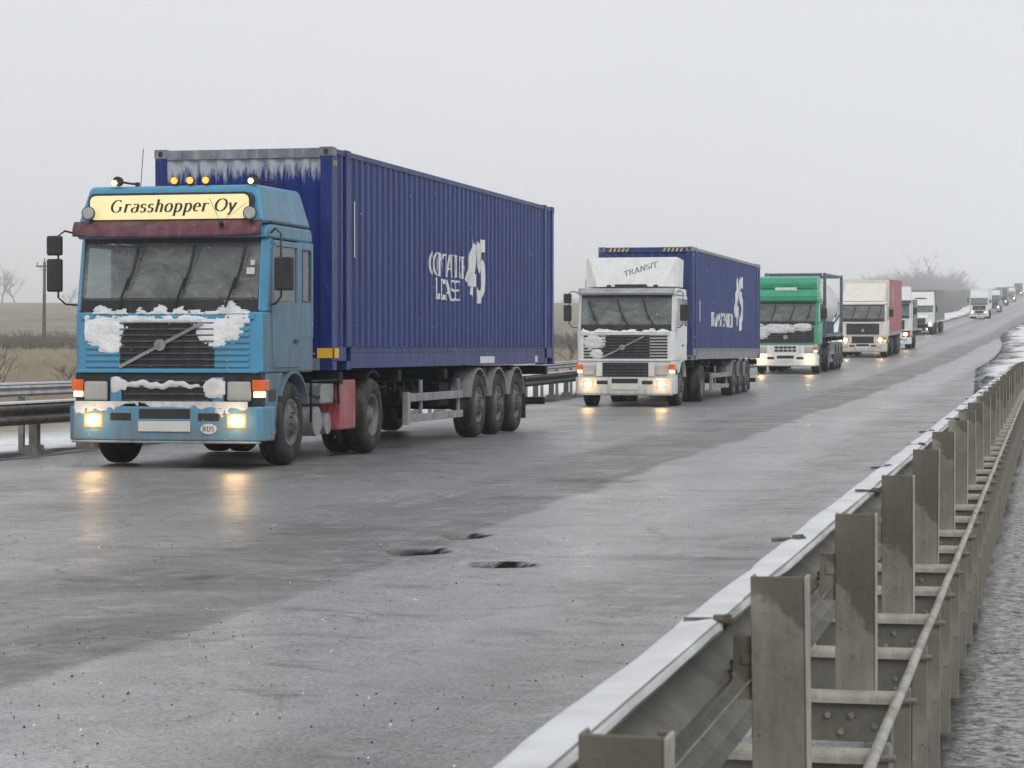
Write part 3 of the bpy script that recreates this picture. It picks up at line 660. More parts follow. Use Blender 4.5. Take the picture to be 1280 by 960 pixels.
    s_.build('grille_slats', o.get('slatmat', M['grille']), go, bev=.004)
    for s in (-1, 1) if o['gril'] == 'volvo' else ():
        s2 = B()
        for i in range(ns):
            z = lerp(gz0+.05, gz1-.10, i/(ns-1)); s2.box(min(s*gw, s*1.04), max(s*gw, s*1.04), fy-.022, fy+.001, z-.012, z+.030)
        s2.build('side_slats', o.get('sidemat', paint), go, bev=.008)
    if o['gril'] == 'volvo' and full:
        db = B(); v0 = Vector((-.60, fy-.05, gz0+.04)); v1 = Vector((.46, fy-.05, gz1-.09)); n_ = (v1-v0).normalized(); up = Vector((0, -1, 0)).cross(n_)*.019
        db.hexa([v0-up, v1-up, v1-up+Vector((0, .012, 0)), v0-up+Vector((0, .012, 0)), v0+up, v1+up, v1+up+Vector((0, .012, 0)), v0+up+Vector((0, .012, 0))])
        c = (v0+v1)/2; db.cyl(c + Vector((0, .01, 0)), c + Vector((0, -.03, 0)), .07, 20); db.build('emblem_bar', M['alu'], go)
    else:
        eb = B(); eb.cyl((0, fy-.036, 1.42), (0, fy-.05, 1.42), .09, 16); eb.build('emblem', M['alu'], go)
    pf = B(); pf.box(-hw+.12, hw-.12, fy-.03, fy+.001, gz1-.05, gz1+.03); pf.box(-hw+.06, hw-.06, fy-.025, fy+.001, gz0-.03, gz0+.02); pf.build('front_panel_trim', paint, t, bev=.012)
    # lower front: headlamp band
    lb = B(); lb.box(-hw+.03, hw-.03, .12, .34, .74, 1.138); lb.build('lower_front', o['lower'], t, bev=.01)
    lg = B(); lg.box(-.56, .56, .085, .118, .76, 1.10, 0)
    for z in (.80, .88, .96, 1.04): lg.box(-.54, .54, .055, .084, z, z+.018, 1)
    if not o['lowgrille']:
        lg = B()
        for i in range(5):
            for z in (.86, .98): lg.box(-.42 + i*.17, -.28 + i*.17, .105, .121, z, z+.08)
    lg.build('lower_grille', [M['black'], o.get('slatmat', M['grille'])], t)
    for s in (-1, 1): sp_ = B(); sp_.box(min(s*.575, s*.72), max(s*.575, s*.72), .06, .118, .76, 1.09); sp_.build('grille_surround', o['lower'] if not o['lowgrille'] else paint, t, bev=.01)
    for s in (-1, 1):
        hb = B(); hb.box(min(s*.76, s*1.06), max(s*.76, s*1.06), .06, .118, .80, 1.04); lit = o['lamps'] == 'head'
        hd = hb.build('headlight', M['lensoff'] if not lit else M['halo'], t, bev=.03, seg=3)
        if lit:
            q = B(); q.cyl((s*.90, .064, .92), (s*.90, .045, .92), .085, 16); q.build('lit_bulb', lm, hd)
        ib = B(); ib.box(min(s*1.075, s*(hw+.004)), max(s*1.075, s*(hw+.004)), .075, .30, .93, 1.06); io = ib.build('indicator', M['orange'], t, bev=.01)
        ib = B(); ib.box(min(s*1.09, s*(hw-.02)), max(s*1.09, s*(hw-.02)), .079, .27, .85, .92); ib.build('position_lamp', M['markw'] if o['marker'] else M['lensoff'], t, bev=.008)
    # bumper
    bz0, bz1 = .33, .74
    bm_ = B(); e = hw + .03
    bm_.prism([(-e+.09, 0), (e-.09, 0), (e-.02, .04), (e, .14), (e, .42), (e-.05, .42), (e-.06, .16), (-e+.06, .16), (-e+.05, .42), (-e, .42), (-e, .14), (-e+.02, .04)], 'z', bz0, bz1)
    bo = bm_.build('bumper', bump, t, bev=.02)
    lip = B(); lip.box(-e+.06, e-.06, -.02, .1, bz0-.03, bz0-.001); lip.build('bumper_lip', M['alu'], bo, bev=.01)
    sl = B(); sl.box(-.33, .33, -.004, .05, .59, .715)
    for s in (-1, 1): sl.box(min(s*.42, s*.70), max(s*.42, s*.70), -.004, .05, .565, .665)
    sl.build('air_slots', M['black'], bo, bev=.012)
    np_ = B(); np_.box(-.33, .33, -.022, -.006, .44, .565); np_.build('number_plate', M['plate'], bo, bev=.004)
    for s in (-1, 1):
        if o['lamps'] == 'fog':
            if o['spill']:
                pl = bpy.data.lights.new('fog_lamp_light', 'POINT'); pl.energy = o['spill']; pl.color = (1, .62, .28); pl.shadow_soft_size = .05
                po = bpy.data.objects.new('fog_lamp_light', pl); COL.objects.link(po); po.parent = t; po.location = (s*.91, -.13, .57)
            q = B(); q.box(min(s*.78, s*1.04), max(s*.78, s*1.04), -.010, .03, .475, .665); fl = q.build('fog_lamp', M['halo'], t, bev=.03, seg=3)
            q = B(); q.prism([(s*.91 + .082*math.cos(a), .57 + .058*math.sin(a)) for a in frange(0, 2*math.pi*15/16, 15)], 'y', -.024, -.0101); q.build('lit_lens', lm, fl)
        else:
            q = B(); q.box(min(s*.76, s*1.0), max(s*.76, s*1.0), -.008, .03, .50, .62); q.build('fog_lamp', M['lensoff'], t, bev=.02)
    # chassis
    if o['chassis']:
        c = B(); ra = ax + o['wb']
        for s in (-1, 1): c.box(min(s*.38, s*.46), max(s*.38, s*.46), .5, ra+.9, .72, .98)
        c.box(-.5, .5, .4, ax+.7, .5, .9); c.cyl((-1.0, ax, .52), (1.0, ax, .52), .07, 8); c.cyl((-1.0, ra, .52), (1.0, ra, .52), .10, 8); c.cyl((-.3, ra, .52), (.1, ra, .52), .26, 12)
        c.box(-.55, .55, ra-.45, ra+.45, 1.0, 1.09); c.box(-.45, .45, 2.0, ra-.2, .82, .98)
        c.build('chassis_frame', M['chassis'], t, bev=.01)
        for s in (-1, 1):
            wheel(t, s*(hw-.17), ax, s, hub='front', seg=36 if full else 20)
            wheel(t, s*(hw-.17), ra, s, hub='rear', seg=36 if full else 20, dual=True)
            mg = B(); pts = [(ra + math.cos(R(a))*.60, .54 + math.sin(R(a))*.60) for a in frange(125, 60, 6)]; pti = [(ra + math.cos(R(a))*.575, .54 + math.sin(R(a))*.575) for a in frange(125, 60, 6)]
            mg.prism(pts + pti[::-1], 'x', min(s*.60, s*1.20), max(s*.60, s*1.20)); mg.build('rear_mudguard', M['chassis'], t)
    return t
def round_lamp(t, x, y, z, r, m, name='spot_lamp'):
    b = B(); b.cyl((x, y+.07, z), (x, y+.02, z), r*.55, 18, r2=r); b.cyl((x, y+.02, z), (x, y, z), r, 18); b.tube([(x, y+.05, z-r*.8), (x, y+.08, z-r-.04)], .014, 5)
    o = b.build(name, M['black'], t); g = B(); g.cyl((x, y-.001, z), (x, y-.018, z), r*.88, 18, r2=r*.75); g.build('lamp_glass', m, o); return o

# ------------------------------------------------------------------ container and trailer
PITCH = .278
def corr(y, y0):
    u = ((y - y0) % PITCH)/PITCH
    d = .027
    if u < .25: return 0
    if u < .50: return -d*(u-.25)/.25
    if u < .75: return -d
    return -d*(1 - (u-.75)/.25)
def corr_pts(y0, y1):
    out = []; k = 0
    while True:
        for u in (0, .25, .50, .75):
            y = y0 + (k+u)*PITCH
            if y >= y1: out.append(y1); return out
            out.append(y)
        k += 1
def make_container(label, loc, pitch=0, blue=None, frost=False, texts=None, ln=13.72, big=True, group=None, rail=None):
    """origin: bottom, front centre; hw 1.22; height 2.9"""
    blue = blue or M['cont']; rail = rail or blue
    t = thing('shipping_container', label, 'container', loc, rot=(pitch, 0, 0), group=group); hw = 1.22; h = 2.9
    ca = .72; yA, yB = ca, ln-ca
    # corner posts + inner posts
    for s in (-1, 1):
        for (y0, y1, m_) in ((0, .17, M['frame_frost'] if False else blue), (ln-.17, ln, blue)):
            b = B(); b.box(min(s*(hw-.16), s*hw), max(s*(hw-.16), s*hw), y0, y1, .12, h-.12); b.build('corner_post', m_, t, bev=.01)
        for yc in (ca, ln-ca):
            b = B(); b.box(min(s*(hw-.04), s*(hw+.006)), max(s*(hw-.04), s*(hw+.006)), yc-.10, yc+.10, .30, h-.10); b.build('load_post', blue, t, bev=.008)
        for (y0, y1) in ((0, .18), (ln-.18, ln), (ca-.10, ca+.10), (ln-ca-.10, ln-ca+.10)):
            for (z0, z1) in ((h-.118, h+.004), (0, .118)):
                b = B(); x0, x1 = (hw-.17, hw+.009) if s > 0 else (-hw-.009, -hw+.17)
                b.box(x0, x1, y0-.006, y1, z0, z1); cc = b.build('corner_casting', M['frame_frost'] if (frost and y0 < .1 and z0 > 1) else rail, t, bev=.008)
                if y0 == 0:
                    q = B(); q.prism([(s*(hw-.08) + .032*math.cos(a), z0+.06 + .042*math.sin(a)) for a in frange(0, 2*math.pi*11/12, 11)], 'y', -.010, -.0065); q.build('casting_hole', M['ink'], cc)
        # corrugated side
        sd_ = B(); ys = corr_pts(ca+.10, ln-ca-.10)
        prof = [(y, s*(hw-.012 + corr(y, ca+.10))) for y in ys]
        vs = [(x, y, .30) for y, x in prof] + [(x, y, h-.08) for y, x in prof]; n = len(prof)
        sd_.add(vs, [(i, i+1, n+i+1, n+i) for i in range(n-1)])
        for (a, c) in ((.17, ca-.10), (ln-ca+.10, ln-.17)):
            ys2 = corr_pts(a, c); prof = [(y, s*(hw-.012 + corr(y, a))) for y in ys2]; n = len(prof)
            sd_.add([(x, y, .30) for y, x in prof] + [(x, y, h-.08) for y, x in prof], [(i, i+1, n+i+1, n+i) for i in range(n-1)])
        sd_.build('side_wall', blue, t)
        b = B(); b.box(min(s*(hw-.06), s*(hw-.004)), max(s*(hw-.06), s*(hw-.004)), .18, ln-.18, h-.085, h-.01); b.build('top_rail', rail, t, bev=.006)
        b = B(); x0, x1 = (hw-.05, hw+.002) if s > 0 else (-hw-.002, -hw+.05)
        b.box(x0, x1, ca+.10, ln-ca-.10, .02, .30); b.box(x0, x1, .18, ca-.10, .12, .30); b.box(x0, x1, ln-ca+.10, ln-.18, .12, .30)
        b.box(x1 if s > 0 else x0-.012, x1+.012 if s > 0 else x0, ca+.11, ln-ca-.11, .235, .25)
        b.box(x1 if s > 0 else x0-.02, x1+.02 if s > 0 else x0, ca+.11, ln-ca-.11, .30, .312)
        b.build('bottom_rail', rail, t, bev=.004)
    # front wall
    b = B(); xs = [-hw+.16 + (2*hw-.32)*i/36 for i in range(37)]; dd = [0, 0, .035, .035]
    pr = [(x, .03 + dd[i % 4]) for i, x in enumerate(xs)]; n = len(pr)
    b.add([(x, y, .15) for x, y in pr] + [(x, y, h-.13) for x, y in pr], [(i, i+1, n+i+1, n+i) for i in range(n-1)]); b.build('front_wall', M['frost'] if frost else blue, t)
    b = B(); b.box(-hw+.165, hw-.165, .0, .12, h-.135, h-.01); b.build('front_rail', M['frame_frost'] if frost else blue, t, bev=.006); b = B(); b.box(-hw+.165, hw-.165, .0, .12, .0, .155); b.build('front_sill', M['frame_frost'] if frost else blue, t, bev=.006)
    b = B(); b.box(-hw+.01, hw-.01, .02, ln-.02, h-.04, h-.012); b.box(-hw+.05, hw-.05, .1, ln-.05, .155, .19); b.box(-hw+.16, hw-.16, ln-.06, ln-.01, .12, h-.12); b.build('roof_panel', blue, t)
    # markings
    for s in (-1, 1):
        b = B(); x = s*(hw + .0085)
        for k in range(3):
            y = .02 + k*.06; b.add([(x, y, h-.24), (x, y+.03, h-.24), (x, y+.06, h-.17), (x, y+.03, h-.17)], [(0, 1, 2, 3)])
        b.build('hazard_stripes', M['hazard'], t)
    if texts: texts(t, hw, h, ln, ca+.10)
    return t
def side_text(t, s, yc, z, size, hw, y0, name='lettering', thick=.13, thin=.05, m=None, sx=1, fine=.02, track=0, shear=0):
    b = B()
    def P(u, v, k):
        y = yc + u*sx; return (hw - .012 + corr(y, y0) + .004 + k*.0006, y, z + v)
    text(b, s, P, size, thick, thin, fine=fine, track=track, shear=shear); return b.build(name, m or M['letter'], t)
def texts1(t, hw, h, ln, y0):
    side_text(t, 'CONTAINER', 6.02, 1.40, .46, hw, y0, thick=.135, thin=.06, sx=.76, fine=.012)
    side_text(t, 'LEASE', 6.0, 1.04, .42, hw, y0, thick=.15, thin=.07, sx=1.15, fine=.015)
    side_text(t, '45', 7.72, 1.12, 1.2, hw, y0, 'number_lettering', thick=.27, thin=.17, sx=.72, fine=.012, shear=.25)
    b = B(); b.add([(hw+.003, .98, 1.5), (hw+.003, 1.02, 1.5), (hw+.003, 1.02, 2.25), (hw+.003, .98, 2.25)], [(0, 1, 2, 3)])
    b.build('white_marking', M['letter'], t); b = B(); b.add([(hw+.004, 8.0, .05), (hw+.004, 9.0, .05), (hw+.004, 9.0, .16), (hw+.004, 8.0, .16)], [(0, 1, 2, 3)])
    b.build('white_marking', M['letter'], t); b = B(); b.add([(hw+.004, 12.1, .05), (hw+.004, 12.3, .05), (hw+.004, 12.3, .16), (hw+.004, 12.1, .16)], [(0, 1, 2, 3)])
    b.build('white_marking', M['letter'], t)
    b = B(); b.box(hw+.011, hw+.03, .04, .20, .16, .29); b.box(hw-.20, hw+.008, -.012, -.0065, .16, .29); b.build('yellow_marker', M['yellow'], t)
def texts2(t, hw, h, ln, y0):
    side_text(t, 'TRANSFENNICA', 5.55, .92, .48, hw, y0, thick=.24, thin=.11, sx=1.12, fine=.015)
    side_text(t, '45', 8.8, .97, 1.8, hw, y0, 'number_lettering', thick=.28, thin=.18, sx=.70, fine=.015, shear=.22)
    b = B(); b.add([(hw+.003, 1.2, 1.0), (hw+.003, 1.32, 1.0), (hw+.003, 1.32, 1.55), (hw+.003, 1.2, 1.55)], [(0, 1, 2, 3)]); b.build('white_marking', M['letter'], t)
    b = B()
    for x0 in (-.95, .45):
        for k in range(5):
            x = x0 + k*.11; b.add([(x, -.002, 2.78), (x+.05, -.002, 2.78), (x+.09, -.002, 2.87), (x+.04, -.002, 2.87)], [(0, 1, 2, 3)])
    b.build('front_hazard_stripes', M['hazard'], t)

def make_trailer(label, loc, pitch=0, y_w=(10.75, 12.1, 13.45), top=1.14, ln=(3.2, 16.2), guard=(6.5, 9.75), full=True, paint=None, group=None):
    t = thing('semi_trailer', label, 'trailer', loc, rot=(pitch, 0, 0), group=group); seg = 32 if full else 18
    b = B(); y0, y1 = ln; p = paint or M['chassis']
    for s in (-1, 1):
        b.prism([(y0, top-.14), (y0+2.2, top-.14), (y0+2.9, top-.40), (y1, top-.30), (y1, top-.005), (y0, top-.005)], 'x', min(s*.44, s*.53), max(s*.44, s*.53))
    for y in (y0+.05, y0+2.9, y0+5.5, y0+8, y1-3, y1-.2): b.box(-1.18, 1.18, y, y+.16, top-.17, top-.012)
    b.box(-.5, .5, y0, y0+2.2, top-.13, top-.06)
    b.build('frame', p, t, bev=.008)
    for y in y_w:
        a = B(); a.cyl((-1.0, y, .52), (1.0, y, .52), .07, 8); a.box(-.55, -.42, y-.5, y+.1, .55, .8); a.box(.42, .55, y-.5, y+.1, .55, .8); a.cyl((-.5, y+.25, .5), (-.5, y+.25, .82), .12, 10); a.cyl((.5, y+.25, .5), (.5, y+.25, .82), .12, 10)
        a.build('axle', M['chassis'], t)
        for s in (-1, 1):
            wheel(t, s*1.05, y, s, hub='front', seg=seg, w=.34)
            mg = B(); aa = frange(168, 12, 10); pts = [(y + math.cos(R(q))*.60, .54 + math.sin(R(q))*.59) for q in aa]; pti = [(y + math.cos(R(q))*.575, .54 + math.sin(R(q))*.565) for q in aa]
            mg.prism(pts + pti[::-1], 'x', min(s*.88, s*1.23), max(s*.88, s*1.23)); mg.build('mudguard', M['alu'] if full else M['chassis'], t)
    # side guards, landing legs, boxes, bumper, lamps
    for s in (-1, 1):
        g = B(); x0, x1 = min(s*1.17, s*1.205), max(s*1.17, s*1.205); a, c = guard
        g.box(x0, x1, a+.14, c, .66, .78); g.box(x0, x1, a+.14, c, .36, .47); g.box(min(s*1.12, s*1.21), max(s*1.12, s*1.21), a, a+.14, .33, .80)
        g.box(min(s*1.12, s*1.166), max(s*1.12, s*1.166), c-.12, c-.06, .36, top-.17); g.box(min(s*1.12, s*1.166), max(s*1.12, s*1.166), a+.9, a+.96, .36, top-.17); g.build('side_guard', M['alu'], t, bev=.008)
        l_ = B(); l_.box(min(s*.74, s*.86), max(s*.74, s*.86), guard[0]-.75, guard[0]-.63, .34, top-.17); l_.box(min(s*.70, s*.90), max(s*.70, s*.90), guard[0]-.82, guard[0]-.56, .28, .335); l_.build('landing_leg', M['chassis'], t, bev=.006)
    e = B(); e.cyl((-.3, 8.0, .68), (.3, 8.0, .68), .2, 14); e.box(-1.0, -.55, 6.9, 7.6, .5, .9); e.cyl((.62, 7.6, .74), (.62, 9.0, .74), .16, 14); e.box(.58, .98, 9.1, 9.7, .55, .9)
    e.tube([(.9, 4.4, .95), (.95, 5.0, .82), (.8, 5.6, .92), (.9, 6.4, .88)], .03, 6)
    for k in range(9): e.box(.60, .60+.10+.05*(k % 3), 6.5+k*.34, 6.62+k*.34, .80, .93)
    e.build('air_tanks', M['chassis'], t)
    r_ = B(); r_.box(-1.15, 1.15, y1-.25, y1-.12, .42, .55); r_.box(-.7, -.6, y1-.3, y1-.2, .5, top-.3); r_.box(.6, .7, y1-.3, y1-.2, .5, top-.3); r_.build('rear_bumper', M['chassis'], t, bev=.008)
    f = B()
    for s in (-1, 1): f.add([(s*1.06-.17, y_w[-1]+.66, .22), (s*1.06+.17, y_w[-1]+.66, .22), (s*1.06+.17, y_w[-1]+.64, .95), (s*1.06-.17, y_w[-1]+.64, .95)], [(0, 1, 2, 3)])
    f.build('mud_flaps', M['rubber'], t)
    return t


# ------------------------------------------------------------------ truck one: blue high roof cab with lit sign
def slope(y): return math.atan((H(y+6) - H(y-1))/7)
T1 = (-10.55, 27.0, 0)
t1 = make_tractor('tractor_truck', 'bright blue truck with lit cream name sign, maroon visor and snow stuck on its grille', T1, M['blue'], M['blue_side'],
                  dict(lower=M['black'], chassis=True, spill=2.2))
b = B(); hw = 1.22
b.hexa([(-hw+.02, .20, 2.935), (hw-.02, .20, 2.935), (hw-.02, 2.0, 2.935), (-hw+.02, 2.0, 2.935), (-hw+.13, .33, 3.40), (hw-.13, .33, 3.40), (hw-.16, 1.95, 3.42), (-hw+.16, 1.95, 3.42)])
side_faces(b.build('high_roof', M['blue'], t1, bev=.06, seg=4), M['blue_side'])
b = B()
for s_ in (-1, 1): b.hexa([(s_*(hw-.017)-.004, .42, 2.95), (s_*(hw-.017)+.004, .42, 2.95), (s_*(hw-.017)+.004, 1.9, 2.95), (s_*(hw-.017)-.004, 1.9, 2.95), (s_*(hw-.022)-.004, .42, 2.97), (s_*(hw-.022)+.004, .42, 2.97), (s_*(hw-.022)+.004, 1.9, 2.97), (s_*(hw-.022)-.004, 1.9, 2.97)])
b.build('roof_seam', M['black'], t1)
def rrect(x0, x1, z0, z1, r, n=6):
    out = []
    for cx, cz, a in ((x1-r, z1-r, 0), (x0+r, z1-r, 90), (x0+r, z0+r, 180), (x1-r, z0+r, 270)):
        out += [(cx + r*math.cos(R(a + 90*i/n)), cz + r*math.sin(R(a + 90*i/n))) for i in range(n+1)]
    return out
b = B(); b.prism(rrect(-1.03, 1.05, 2.955, 3.305, .09), 'y', .14, .30); sg = b.build('name_sign', M['black'], t1, bev=.01)
b = B(); b.prism(rrect(-1.00, 1.02, 2.985, 3.275, .07), 'y', .130, .139); b.build('sign_panel', M['sign'], sg)
b = B(); text(b, 'Grasshopper Oy', lambda u, v, k: (u + .06, .127 - k*.0006, 3.075 + v), .20, .15, .035, shear=.28, track=.055); b.build('sign_lettering', M['ink'], sg)
# visor
b = B(); us = frange(-1.2, 1.2, 20)
def vis(u, v):
    e = (abs(u)/1.2)**6; return (u, lerp(.12, -.02 + .08*e, v) - .03*math.sin(v*3.1), lerp(2.965, 2.765 + .02*e, v))
b.grid(vis, us, frange(0, 1, 6)); o = b.build('sun_visor', M['maroon'], t1); md = o.modifiers.new('thick', 'SOLIDIFY'); md.thickness = .02
round_lamp(t1, -.98, .02, 3.06, .085, M['lensoff']); round_lamp(t1, 1.07, .02, 3.04, .085, M['lensoff'])
for x in (.02, .22, .42):
    b = B(); b.cyl((x-.02, .40, 3.40), (x-.02, .40, 3.46), .012, 6); b.cyl((x-.02, .40, 3.46), (x-.02, .345, 3.46), .048, 16); mo = b.build('roof_marker_lamp', M['black'], t1)
    b = B(); b.cyl((x-.02, .344, 3.46), (x-.02, .325, 3.46), .040, 16); b.build('lamp_lens', M['amber'], mo)
for x in (-.72, 1.02):
    b = B(); b.cyl((x, .36, 3.46), (x, .30, 3.46), .06, 16); b.tube([(x, .34, 3.46), (x+.12, .42, 3.44), (x+.22, .46, 3.43)], .014, 5); b.cyl((x+.2, .46, 3.40), (x+.2, .46, 3.455), .03, 8); so_ = b.build('search_lamp', M['black'], t1)
    b = B(); b.cyl((x-.03, .295, 3.44), (x-.03, .28, 3.44), .034, 14); b.build('lit_lens', M['markw'], so_)
b = B(); b.tube([(-.62, .8, 3.38), (-.60, .85, 3.9)], .005, 5); b.tube([(.72, -.02, 2.93), (.58, -.02, 3.22)], .003, 4); b.tube([(.72, -.02, 2.93), (1.05, -.02, 3.16)], .003, 4); b.cyl((.72, .02, 2.90), (.72, -.03, 2.94), .03, 8); b.build('antenna', M['black'], t1)
b = B()
b.box(-.18, .42, -.0, .0, 1, 1) if False else None
# snow on the nose
def el(u, v, cu, cv, ru, rv): return 1 - math.hypot((u-cu)/ru, (v-cv)/rv)
FY = .10
def face(u, v, t): return (u, FY - .021 - t, v)
us = frange(-1.05, 1.05, 170); vs = frange(1.36, 1.88, 52)
def nose(u, v):
    q = max(el(u, v, -.84, 1.66, .30, .20), el(u, v, -.74, 1.50, .15, .15), el(u, v, .66, 1.68, .30, .22), el(u, v, .80, 1.80, .30, .12), (.055 - abs(v - 1.80))*9 - max(0, abs(u + .08) - .95)*6)
    return q*1.4
snow_sheet(face, us, vs, nose, .017, 3).build('snow_patch', M['snow'], t1)
us = frange(-1.15, 1.05, 90); vs = frange(.60, .80, 14)
snow_sheet(lambda u, v, t: (u, .006 - t, v), us, vs, lambda u, v: (v - .735 + .03*math.sin(u*4) + (.09 if abs(u) > .62 else 0))*7 + .5*fbm(u*9, v*9, 4), .016, 9).build('bumper_snow', M['snow_wet'], t1)
us = frange(-1.1, 1.1, 90); vs = frange(0, 1, 12)
snow_sheet(lambda u, v, t: (u, lerp(FY-.03, FY+.0, v) - t*.6, lerp(1.84, 2.02, v) + t*.4), us, vs, lambda u, v: (.24 - v)*1.1 + .8*fbm(u*3.1, 2, 5, 3) + .2*fbm(u*14, v*4, 5), .04, 15).build('cowl_snow', M['snow_wet'], t1)
snow_sheet(lambda u, v, t: (u, .05 - t, v), frange(-.7, .75, 50), frange(.84, 1.12, 16), lambda u, v: max(el(u, v, .62, .95, .15, .14), el(u, v, -.62, 1.0, .12, .09), el(u, v - .018*math.sin(u*14) - .01*math.sin(u*37), -.1, 1.0, .5, .04)), .02, 21).build('grille_snow', M['snow_wet'], t1)
b = B(); b.add([(.98, .155, 2.32), (1.08, .160, 2.32), (1.08, .168, 2.40), (.98, .163, 2.40)], [(0, 1, 2, 3)]); b.add([(1.03, .165, 2.43), (1.08, .168, 2.43), (1.08, .174, 2.49), (1.03, .171, 2.49)], [(0, 1, 2, 3)]); b.build('paper_pass', M['plate'], t1)
# oval country plate on the bumper
b = B(); b.prism([(.56 + .10*math.cos(a), .475 + .062*math.sin(a)) for a in frange(0, 2*math.pi*23/24, 23)], 'y', -.014, -.003); ov = b.build('oval_plate', M['plate'], t1)
b = B(); text(b, 'RUS', lambda u, v, k: (.56+u, -.0155 - k*.0004, .448+v), .075, .12, .08); b.build('plate_lettering', M['ink'], ov)
# exposed chassis equipment behind the front wheel, near side and far side
for s_ in (1, -1):
    X = lambda a: s_*a
    b = B(); b.box(min(X(.62), X(1.16)), max(X(.62), X(1.16)), 3.35, 4.05, .36, 1.02); b.build('toolbox', M['red'], t1, bev=.02)
    b = B(); b.box(min(X(.70), X(1.16)), max(X(.70), X(1.16)), 2.55, 3.05, .72, .98); b.build('battery_box', M['alu'], t1, bev=.02)
    b = B(); b.cyl((X(.55), 2.38, .50), (X(1.15), 2.38, .50), .19, 20); b.cyl((X(.72), 2.86, .46), (X(1.14), 2.86, .46), .14, 18); b.build('air_tank', M['alu'], t1, bev=.02)
    b = B(); b.tube([(X(1.17), 2.08, 1.02), (X(1.17), 3.2, 1.02), (X(1.17), 3.24, .7)], .018, 6); b.tube([(X(1.10), 2.1, .86), (X(1.12), 2.5, .80), (X(1.12), 2.9, .9), (X(1.1), 3.3, .74)], .016, 6); b.tube([(X(1.15), 2.12, 1.02), (X(1.15), 2.12, .5)], .018, 6); b.build('hoses', M['chassis'], t1)

tr1 = make_trailer('long black container trailer with three close axles and silver side guard behind the blue truck', (-10.55, 27.0, 0))
c1 = make_container('deep blue shipping container with frosty front edge, carried behind the bright blue cab', (-10.55, 29.8, 1.15), blue=M['cont'], frost=True, texts=texts1)

# ------------------------------------------------------------------ truck two: white cab with roof deflector
T2 = (-10.62, 57.8, 0)
t2 = make_tractor('tractor_truck', 'white cab-over truck with slanted roof deflector, pulling the faded blue container', T2, M['white'], None,
                  dict(lower=M['white'], slatmat=M['grille'], sidemat=M['black'], wiper_right=True, spill=3))
def deflector(t, m, y0, y1, z0, z1, hw=1.12, lean=.75, dark=None):
    b = B(); th = .03
    b.hexa([(-hw, y0, z0), (hw, y0, z0), (hw, y0+.04, z0), (-hw, y0+.04, z0), (-hw, y0+lean, z1), (hw, y0+lean, z1), (hw, y0+lean+.04, z1), (-hw, y0+lean+.04, z1)])
    for s in (-1, 1): b.hexa([(s*(hw-.03), y0+.04, z0), (s*hw, y0+.04, z0), (s*hw, y1, z0), (s*(hw-.03), y1, z0), (s*(hw-.03), y0+lean+.03, z1), (s*hw, y0+lean+.03, z1), (s*(hw+.03), y1, z1), (s*hw, y1, z1)])
    return b.build('roof_deflector', m, t, bev=.015)
b = B()
pts_b = [(-.80, .62, 2.97), (.80, .62, 2.97), (1.16, 1.0, 2.97), (1.16, 1.75, 2.97), (-1.16, 1.75, 2.97), (-1.16, 1.0, 2.97)]
pts_t = [(-1.12, 1.05, 3.72), (1.12, 1.05, 3.72), (1.18, 1.12, 3.68), (1.18, 1.75, 3.66), (-1.18, 1.75, 3.66), (-1.18, 1.12, 3.68)]
b.add(pts_b + pts_t, [(i, (i+1) % 6, 6+(i+1) % 6, 6+i) for i in range(6)] + [tuple(range(6))[::-1], tuple(range(6, 12))])
df = b.build('roof_deflector', M['white'], t2, bev=.02)
b = B()
def dp(u, v, k):
    th = R(17); x = u*math.cos(th) - v*math.sin(th); z = u*math.sin(th) + v*math.cos(th); q = (z + .38)/.75
    return (x + .25, lerp(.62, 1.05, q) - .006 - k*.0005, 2.97 + z + .38)
text(b, 'TRANSIT', dp, .19, .13, .04, shear=.2); b.build('deflector_lettering', M['faded_ink'], df)
b = B(); b.box(-.35, .45, .52, .60, 2.94, 3.03); b.box(-.55, -.45, .52, .6, 2.94, 3.02); b.box(.62, .72, .52, .6, 2.94, 3.02); b.build('roof_bracket', M['black'], t2, bev=.01)
b = B(); us = frange(-1.2, 1.2, 16); b.grid(lambda u, v: (u, lerp(.2, -.02, v) + .1*(abs(u)/1.2)**6, lerp(2.93, 2.80, v)), us, frange(0, 1, 4)); o = b.build('sun_visor', M['grey_cab'], t2); md = o.modifiers.new('thick', 'SOLIDIFY'); md.thickness = .02
b = B(); b.tube([(-1.05, .4, 2.93), (-1.05, .4, 3.15)], .008, 5); b.build('antenna', M['black'], t2)
b = B(); n = 14; us = frange(-.5, .25, n)
b.grid(lambda u, v: (u, .235, 2.33 - .06*math.cos((u+.12)*4) + v*(.07 if int((u+.5)*20) % 2 else .04)), us, [0, 1]); b.build('dashboard_pennants', M['curtain'], t2)
snow_sheet(face, frange(-1.05, -.4, 40), frange(1.2, 1.82, 30), lambda u, v: max(el(u, v, -.78, 1.60, .30, .18), el(u, v, -.72, 1.32, .16, .14)), .03, 31).build('snow_patch', M['snow_wet'], t2)
snow_sheet(lambda u, v, t: (u, lerp(FY-.03, FY+.0, v) - t*.6, lerp(1.84, 2.0, v) + t*.4), frange(-1.1, 1.1, 70), frange(0, 1, 10), lambda u, v: (.28 - v) + .6*fbm(u*4, 8, 5, 3), .04, 35).build('cowl_snow', M['snow'], t2)
tr2 = make_trailer('black container trailer hauled by the white deflector truck', (-10.62, 57.8, 0))
c2 = make_container('duller blue shipping container with no frost, carried behind the white deflector cab', (-10.62, 60.7, 1.15), blue=M['cont2'], texts=texts2, rail=M['rail_grey'])

